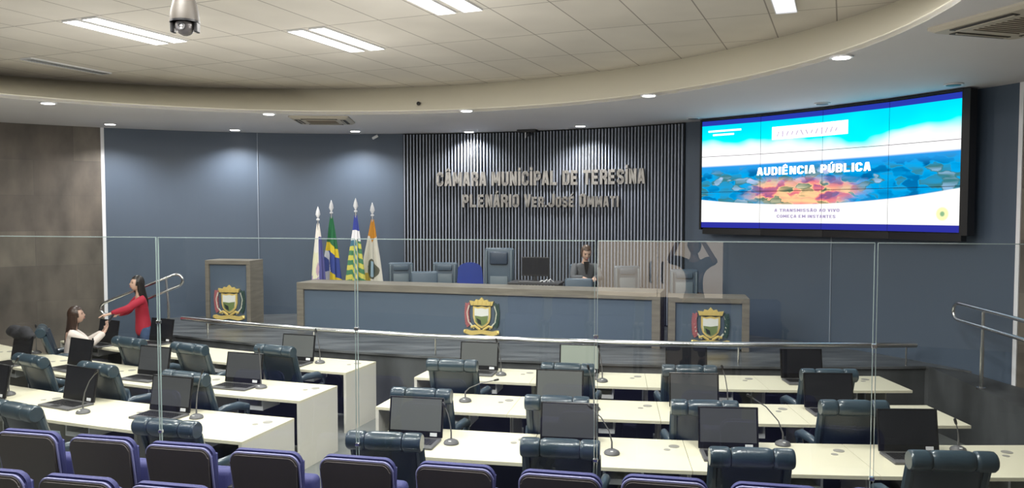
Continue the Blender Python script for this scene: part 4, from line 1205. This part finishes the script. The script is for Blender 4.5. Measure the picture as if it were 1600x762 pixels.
def cassette(c, size, rz, label):
    o = empty('ceiling_air_conditioner', (c[0], c[1], SOF), rz, label, 'air conditioner', 'cassette air conditioners in the soffit')
    pm = mat('cassette_plastic', (.50, .46, .38), .5)
    h = size / 2
    m = MB(); bm = m.bm
    rings = []
    def rrect(hw, r, z):
        pts = []
        for (sx, sy, a0) in ((1, 1, 0), (-1, 1, PI / 2), (-1, -1, PI), (1, -1, 1.5 * PI)):
            for k in range(5):
                a = a0 + PI / 2 * k / 4; pts.append(bm.verts.new((sx * (hw - r) + r * math.cos(a), sy * (hw - r) + r * math.sin(a), z)))
        return pts
    for hw, r, z in ((h, .05, -.001), (h, .05, -.02), (h * .92, .05, -.042), (h * .60, .03, -.046)): rings.append(rrect(hw, r, z))
    for a, b in zip(rings, rings[1:]):
        for k in range(20): bm.faces.new((a[k], a[(k + 1) % 20], b[(k + 1) % 20], b[k]))
    bm.faces.new(rings[-1]); bm.faces.new(rings[0][::-1]); m.build('cover', pm, o)
    for k in range(4):
        a = k * PI / 2
        s = MB().box((size * .60, size * .085, .008), (0, size * .385, -.046)); bmesh.ops.transform(s.bm, matrix=Matrix.Rotation(a, 4, 'Z'), verts=s.bm.verts)
        s.build('air_slot', mat('slot_dark', (.03, .025, .02), .6), o)
        s = MB().box((size * .56, size * .02, .006), (0, size * .37, -.053)); bmesh.ops.transform(s.bm, matrix=Matrix.Rotation(a, 4, 'Z'), verts=s.bm.verts)
        s.build('louvre', pm, o)
    g = MB()
    for k in range(9): g.box((size * .50, .012, .006), (0, (-.22 + .055 * k) * size, -.049))
    g.build('intake_grille', mat('grille_brown', (.20, .17, .13), .6), o)
cassette((-3.02, 12.85), .92, R(4), 'small looking cassette air conditioner in the soffit left of the slatted panel')
cassette((3.90, 6.22), .92, R(17), 'large cassette air conditioner in the soffit at the upper right corner')
def small_things():
    # fascia camera
    p = Z(628, 150, 4.36); d = Vector((p.x - LC.x, p.y - LC.y)).normalized(); q = LC + d * (LR + .12)
    o = empty('mini_camera', (q.x, q.y, 4.36), math.atan2(d.y, d.x) + PI, 'tiny black camera fixed to the ceiling fascia near the centre', 'security camera')
    MB().ball(.03, (.05, 0, 0), 12).build('camera_ball', M_BLACK, o, True); MB().box((.10, .03, .03), (.0, 0, .01)).build('bracket', M_BLACK, o)
    th = wth(wall_at(831)); q = wpt(th, WR - .25)
    o = empty('ceiling_camera', (q.x, q.y, SOF), th + PI, 'black camera bracket at the top of the slatted panel above the monitor', 'security camera')
    MB().box((.16, .36, .05), (0, 0, -.026), 0, .01, 2).build('bracket', M_BLACK, o)
    MB().ball((.06, .06, .05), (0, .02, -.075), 14).build('camera_ball', M_BLACK, o, True)
    MB().box((.02, .02, .10), (.05, -.02, -.10)).build('indicator', M_WHITE, o)
    th = wth(wall_at(588)); q = wpt(th, WR - .05)
    o = empty('wall_sensor', (q.x, q.y, z_of(588, 214)), th + PI, 'tiny white motion sensor high on the blue wall above the flags', 'sensor')
    MB().box((.04, .12, .05), (0, 0, 0), Matrix.Rotation(.5, 4, 'X'), .012, 2).build('sensor_case', M_WHITE, o)
small_things()

# ------------------------------------------------------------------ people
def skin_mesh(verts, edges, radii, sub=1, root=0):
    me = bpy.data.meshes.new('sk'); me.from_pydata([tuple(v) for v in verts], edges, [])
    o = bpy.data.objects.new('sk', me); COL.objects.link(o)
    m = o.modifiers.new('s', 'SKIN'); m.use_smooth_shade = True; m.branch_smoothing = .6
    sv = me.skin_vertices[0].data
    for i, r in enumerate(radii): sv[i].radius = (r, r) if not isinstance(r, tuple) else r
    for i in range(len(verts)): sv[i].use_root = (i == root)
    s = o.modifiers.new('u', 'SUBSURF'); s.levels = sub; s.render_levels = sub
    bpy.context.view_layer.update()
    e = bpy.data.meshes.new_from_object(o.evaluated_get(bpy.context.evaluated_depsgraph_get()))
    bpy.data.objects.remove(o); bpy.data.meshes.remove(me)
    return e
def chain(V, E, Rr, pts, start=None):
    """append a chain of (pos, radius); start = index to attach to"""
    idx = []
    prev = start
    for p, r in pts:
        V.append(Vector(p)); Rr.append(r); i = len(V) - 1
        if prev is not None: E.append((prev, i))
        prev = i; idx.append(i)
    return idx
def mesh_obj(name, me, m, parent, smooth=True):
    me.materials.clear(); me.materials.append(m)
    for p in me.polygons: p.use_smooth = smooth
    me.name = name
    o = bpy.data.objects.new(name, me); COL.objects.link(o); o.parent = parent; return o
def head_bm(bm, c, yaw, pitch, s=1.0):
    """head about .23 high with brow, nose, lips, chin and ears; faces +Y then turned"""
    T = Matrix.Translation(c) @ Matrix.Rotation(yaw, 4, 'Z') @ Matrix.Rotation(pitch, 4, 'X') @ Matrix.Scale(s, 4)
    r = bmesh.ops.create_uvsphere(bm, u_segments=28, v_segments=22, radius=1)
    for v in r['verts']:
        x, y, z = v.co
        w = 1 - .25 * max(0, -z) ** 1.5
        X = x * .075 * w; Y = y * (.095 - (.018 * max(0, -z) if y < 0 else 0)) + (.012 * max(0, -z) if y > 0 else 0); Zz = z * .115
        if y > 0:
            f = max(0, y)
            Y += f * .024 * math.exp(-(x / .16) ** 2 - ((z + .16) / .17) ** 2)     # nose
            Y += f * .010 * math.exp(-(x / .35) ** 2 - ((z + .52) / .10) ** 2)     # lips
            Y += f * .012 * math.exp(-(x / .35) ** 2 - ((z + .88) / .18) ** 2)     # chin
            Y -= f * .012 * (math.exp(-((abs(x) - .40) / .18) ** 2 - ((z - .04) / .12) ** 2))  # eye sockets
            Y += f * .006 * math.exp(-((z - .22) / .10) ** 2)                      # brow
        v.co = T @ Vector((X, Y, Zz))
    for sx in (-1, 1):
        e = bmesh.ops.create_uvsphere(bm, u_segments=10, v_segments=8, radius=1)
        for v in e['verts']: v.co = T @ Vector((sx * .076 + v.co.x * .008, v.co.y * .017 - .005, v.co.z * .03 - .005))
    return T
def person(label, loc, rz, J, skin, hair, hairm, head=(0, 0), top=None, pants=None, scale=1, extra=None, topname='jacket', shoes=M_BLACK, sleeve=.95, wide=1.0, hang=.0, name='person'):
    """J: joint positions in the person's own frame (faces +Y)"""
    o = empty(name, loc, rz, label, 'person'); o.scale = (scale,) * 3
    V, E, Rd = [], [], []; P = {k: Vector(v) for k, v in J.items()}
    b = chain(V, E, Rd, [(P['pelvis'], .105), (P['waist'], .095), (P['chest'], .115), (P['neck'] - Vector((0, 0, .02)), .055), (P['neck'] + (P['head'] - P['neck']) * .5, .045), (P['head'], .05)])
    for s in ('L', 'R'):
        sh, el, wr = P['sh' + s], P['el' + s], P['wr' + s]
        a = chain(V, E, Rd, [(sh, .048), (sh.lerp(el, .5), .041), (el, .035), (el.lerp(wr, .5), .031), (wr, .022)], b[2])
        d = (P.get('hd' + s, wr + (wr - el)) - wr).normalized()
        ref = Vector((0, 0, 1)) if abs(d.z) < .8 else Vector((0, 1, 0))
        side = d.cross(ref).normalized(); nrm = side.cross(d).normalized()
        pm = chain(V, E, Rd, [(wr + d * .04, (.028, .018)), (wr + d * .085, (.032, .015))], a[-1])
        for k, (off, ln) in enumerate(((-.028, .062), (-.010, .074), (.010, .070), (.028, .055))):
            base = wr + d * .09 + side * off
            curl = -nrm * .014
            chain(V, E, Rd, [(base + d * .012, .0085), (base + d * (ln * .5) + curl * .7, .008), (base + d * ln + curl * 2, .0065)], pm[1])
        tside = side * (-1 if s == 'L' else 1)
        chain(V, E, Rd, [(wr + d * .045 + tside * .034 - nrm * .006, .010), (wr + d * .075 + tside * .048 - nrm * .016, .009), (wr + d * .098 + tside * .046 - nrm * .026, .007)], pm[0])
        hp, kn, an, to = P['hip' + s], P['kn' + s], P['an' + s], P['to' + s]
        chain(V, E, Rd, [(hp, .082), (hp.lerp(kn, .5), .070), (kn, .052), (kn.lerp(an, .4), .050), (an, .034), (an.lerp(to, .5) + Vector((0, 0, -.01)), .034), (to, .026)], b[0])
    me = skin_mesh(V, E, Rd, 1)
    bm = bmesh.new(); bm.from_mesh(me); bpy.data.meshes.remove(me)
    T = head_bm(bm, P['head'] + Vector((0, .005, .01)), head[0], head[1])
    me = bpy.data.meshes.new('body'); bmesh.ops.recalc_face_normals(bm, faces=bm.faces); bm.to_mesh(me); bm.free()
    mesh_obj('body', me, skin, o)
    # eyes, brows, mouth
    def feat(nm, fn, m):
        q = MB(); fn(q); bmesh.ops.transform(q.bm, matrix=T, verts=q.bm.verts); q.build(nm, m, o, True)
    for sx in (-1, 1):
        feat('eye', lambda q: q.ball((.011, .006, .006), (sx * .030, .083, .006), 10), M_BLACK)
        feat('eyebrow', lambda q: q.box((.030, .006, .005), (sx * .031, .091, .026)), hairm)
    feat('lips', lambda q: q.ball((.022, .007, .007), (0, .099, -.060), 10), mat('lips', (.40, .12, .12), .4))
    # hair
    def cap(q):
        r = bmesh.ops.create_uvsphere(q.bm, u_segments=24, v_segments=18, radius=1)
        kill = []
        for v in r['verts']:
            x, y, z = v.co
            if (y > .50 and z < .42) or (z < -.35 and y > -.1): kill.append(v)
            v.co = Vector((x * .087, y * .106 - .006, z * .125 + .008))
        bmesh.ops.delete(q.bm, geom=kill, context='VERTS')
        sol = bmesh.ops.solidify(q.bm, geom=q.bm.faces[:], thickness=.012)
    feat('hair', cap, hairm)
    if hair:
        L = hair; rnd = random.Random(2); q = MB()
        for k in range(15):
            t = k / 14; a = PI * (1.0 + t) ; x0 = .080 * math.cos(a) * 1.0; y0 = .085 * math.sin(a) - .012
            st = T @ Vector((x0, y0 + .02, .03)); mid = T @ Vector((x0 * 1.05, y0 - .005, -.10))
            en = Vector((mid.x + x0 * .25 + .015 * math.sin(k * 2.1), mid.y - .035 - .02 * math.cos(k), mid.z - L * (.75 + .25 * math.sin(PI * t))))
            m2 = mid.lerp(en, .5) + Vector((.012 * math.sin(k * 3), -.012, 0))
            q.tube([st, mid, m2, en], [.022, .030, .028, .010], 8)
        q.build('long_hair', hairm, o, True)
    # clothes follow the skeleton
    if top:
        V, E, Rd = [], [], []
        w = wide
        b = chain(V, E, Rd, [(P['pelvis'] + Vector((0, 0, -.04 - hang)), (.148 * w, .125 * w)), (P['waist'], (.125 * w, .108 * w)), (P['chest'], (.148 * w, .122 * w)), (P['neck'] + Vector((0, -.005, -.035)), .078)])
        for s in ('L', 'R'):
            sh, el, wr = P['sh' + s], P['el' + s], P['wr' + s]
            pts = [(sh, .078), (sh.lerp(el, .5), .066), (el, .057)]
            if sleeve > .6: pts += [(el.lerp(wr, .5), .050), (el.lerp(wr, sleeve), .042)]
            chain(V, E, Rd, pts, b[2])
        mesh_obj(topname, skin_mesh(V, E, Rd, 2), top, o)
    if pants:
        V, E, Rd = [], [], []
        b = chain(V, E, Rd, [(P['pelvis'] + Vector((0, 0, .05)), .120), (P['pelvis'], .125)])
        for s in ('L', 'R'):
            hp, kn, an = P['hip' + s], P['kn' + s], P['an' + s]
            chain(V, E, Rd, [(hp, .094), (hp.lerp(kn, .5), .084), (kn, .064), (kn.lerp(an, .5), .060), (kn.lerp(an, .93), .048)], b[1])
        mesh_obj('trousers', skin_mesh(V, E, Rd, 2), pants, o)
        for s in ('L', 'R'):
            an, to = P['an' + s], P['to' + s]; d = (to - an); d.z = 0; d.normalize(); z0 = min(an.z, to.z) - .005
            q = MB().tube([an - d * .05 + Vector((0, 0, z0 + .0 - an.z)), an + d * .02 + Vector((0, 0, z0 + .015 - an.z)), to + Vector((0, 0, z0 + .0 - to.z)), to + d * .03 + Vector((0, 0, z0 - .005 - to.z))], [.032, .045, .040, .018], 10)
            q.build('shoe', shoes, o, True)
    return o, P, T
def legs_stand(z=.0):
    return dict(hipL=(-.09, 0, .86), knL=(-.10, .02, .47), anL=(-.10, -.02, .07), toL=(-.12, .13, .035), hipR=(.09, 0, .86), knR=(.10, .02, .47), anR=(.10, -.02, .07), toR=(.12, .13, .035))
def legs_sit():
    return dict(hipL=(-.09, .04, .50), knL=(-.11, .46, .50), anL=(-.11, .44, .09), toL=(-.12, .60, .035), hipR=(.09, .04, .50), knR=(.11, .46, .50), anR=(.11, .44, .09), toR=(.12, .60, .035))
# woman in red: stands beyond the far desks and reaches left (seen in profile, facing left and toward the hall)
J = dict(pelvis=(0, 0, .94), waist=(0, .02, 1.08), chest=(0, .05, 1.27), neck=(0, .06, 1.45), head=(0, .085, 1.59), shL=(-.165, .05, 1.37), elL=(-.22, .28, 1.24), wrL=(-.16, .52, 1.17), hdL=(-.12, .70, 1.14),
         shR=(.165, .05, 1.37), elR=(.20, .18, 1.15), wrR=(.06, .36, 1.13), hdR=(-.05, .44, 1.13), **legs_stand())
M_RED = mat('red_blouse', (.36, .012, .035), .75, bump=(60, .3)); M_JEANS = mat('blue_jeans', (.045, .08, .17), .85, noise=(30, .2)); M_CREAM = mat('cream_top', (.66, .58, .54), .8, bump=(40, .2))
rp = at_depth(222, 12.58)
M_HAIRL = mat('light_brown_hair', (.09, .05, .03), .45, noise=(60, .4, (1, 1, .1)))
red, _, _ = person('woman with long black hair in a red blouse and jeans, standing and reaching left', (rp.x, rp.y, 0), R(128), J, M_SKIN2, .34, M_HAIR, (R(5), R(6)), M_RED, M_JEANS, topname='red_blouse', hang=.16, wide=1.12, scale=1.0)
# seated woman in cream
J = dict(pelvis=(0, .02, .55), waist=(0, .0, .70), chest=(0, .0, .91), neck=(0, .03, 1.08), head=(0, .06, 1.215), shL=(-.165, 0, 1.0), elL=(-.20, .20, .82), wrL=(-.12, .40, .95), hdL=(-.10, .47, 1.10),
         shR=(.165, 0, 1.0), elR=(.20, .24, .82), wrR=(.13, .42, .98), hdR=(.10, .48, 1.12), **legs_sit())
wp = at_depth(107, 11.36)
place(chair0, used, (wp.x - .02, wp.y - .01, 0), R(-62), 'navy leather chair turned sideways under the seated woman in cream', 'navy chairs at the desks')
wht, _, _ = person('seated woman with long dark hair in a cream top raising a phone', (wp.x, wp.y, 0), R(-62), J, M_SKIN, .50, M_HAIRB, (R(-8), R(8)), M_CREAM, mat('dark_trousers', (.03, .03, .04), .8), topname='cream_top', scale=1.02, wide=1.15)
# handed-over phone
hp = Vector((wp.x, wp.y, 0)) + Matrix.Rotation(R(-62), 3, 'Z') @ Vector((.10, .50, 1.16)) * 1.02
ph = tag(MB().box((.075, .01, .15), (0, 0, 0), 0, .004, 2).build('phone', M_BLACK), 'black phone held up between the two women', 'phone')
ph.location = hp; ph.rotation_euler = (R(-35), 0, R(-50))
# official seated at the dais, looking down
J = dict(pelvis=(0, .02, .55), waist=(0, .02, .70), chest=(0, .05, .90), neck=(0, .09, 1.07), head=(0, .14, 1.19), shL=(-.175, .05, .99), elL=(-.22, .20, .80), wrL=(-.08, .38, .82), hdL=(-.02, .5, .80),
         shR=(.175, .05, .99), elR=(.22, .20, .80), wrR=(.08, .38, .82), hdR=(.02, .5, .80), **legs_sit())
op = at_depth(913, 13.48)
M_SUIT = mat('grey_blazer', (.10, .105, .115), .8, bump=(80, .2))
off, P, T = person('official in a grey blazer over black top, seated at the dais and looking down', (op.x, op.y, ST), PI + .12, J, M_SKIN2, 0, M_HAIRL, (0, R(-22)), M_SUIT, M_BLACK, topname='grey_blazer', scale=1.05, wide=1.15)
v = MB().extr([(-.045, 1.06), (.045, 1.06), (.012, .86), (-.012, .86)], 0, .012); bmesh.ops.transform(v.bm, matrix=Matrix.Translation((0, .165, 0)) @ Matrix.Rotation(0, 4, 'X'), verts=v.bm.verts)
v.build('black_top', M_BLACK, off)
oc = copy_tree(low); oc.location = (op.x + .02, op.y + .12, ST); oc.rotation_euler = (0, 0, .12); oc['label'] = 'slate armchair in which the official at the dais sits'

# ------------------------------------------------------------------ behind the camera: what the glass screen reflects
def glowing_door():
    """frosted double door, its brightness put in as glow; its reflection stands in the glass right of the centre"""
    o = empty('frosted_double_door', (-1.2, -3.19, RZ), 0, 'glowing frosted double door reflected in the glass screen', 'door')
    glow = mat('glowing_frosted_glass', (.8, .7, .6), .5, emit=(1, .84, .66), estr=1.9)  # leaves glow by themselves to brighten their reflection; no lamp stands behind
    for k in (-1, 1):
        l = MB().box((1.05, .03, 2.6), (k * .54, .02, 1.3)).build('door_leaf', glow, o)
        MB().tube([(k * .10, .05, .80), (k * .10, .10, .82), (k * .10, .10, 1.12), (k * .10, .05, 1.14)], .018, 8).build('door_handle', M_BLACK, l, True)
    MB().box((2.2, .03, .55), (0, .045, .275)).build('dark_lower_panel', M_WOOD, o)  # added dark panel, cuts off the lower end of the bright reflection
    f = MB(); f.box((2.3, .08, .08), (0, .02, 2.65))
    for k in (-1, 1): f.box((.06, .08, 2.65), (k * 1.11, .02, 1.325))
    f.build('door_frame', M_WOOD, o)
glowing_door()
J = dict(pelvis=(0, 0, .90), waist=(0, 0, 1.03), chest=(0, .0, 1.22), neck=(0, .0, 1.40), head=(0, .02, 1.53), shL=(-.18, 0, 1.34), elL=(-.29, .18, 1.36), wrL=(-.08, .28, 1.74), hdL=(-.03, .30, 1.86),
         shR=(.18, 0, 1.34), elR=(.29, .18, 1.36), wrR=(.08, .28, 1.74), hdR=(.03, .30, 1.86), **legs_stand())
person('person in a grey shirt holding up a phone, reflected in the glass screen', (0, -.40, RZ), 0, J, M_SKIN, 0, M_HAIR, (0, 0), mat('grey_shirt', (.10, .11, .12), .8), mat('dark_trousers', (.03, .03, .04), .8), topname='grey_shirt', sleeve=.5)
hp2 = tag(MB().box((.16, .009, .078), (0, 0, 0), 0, .004, 2).build('phone', M_BLACK), 'phone held up by the person reflected in the glass', 'phone')
hp2.location = (0, -.06, EYE - .02)
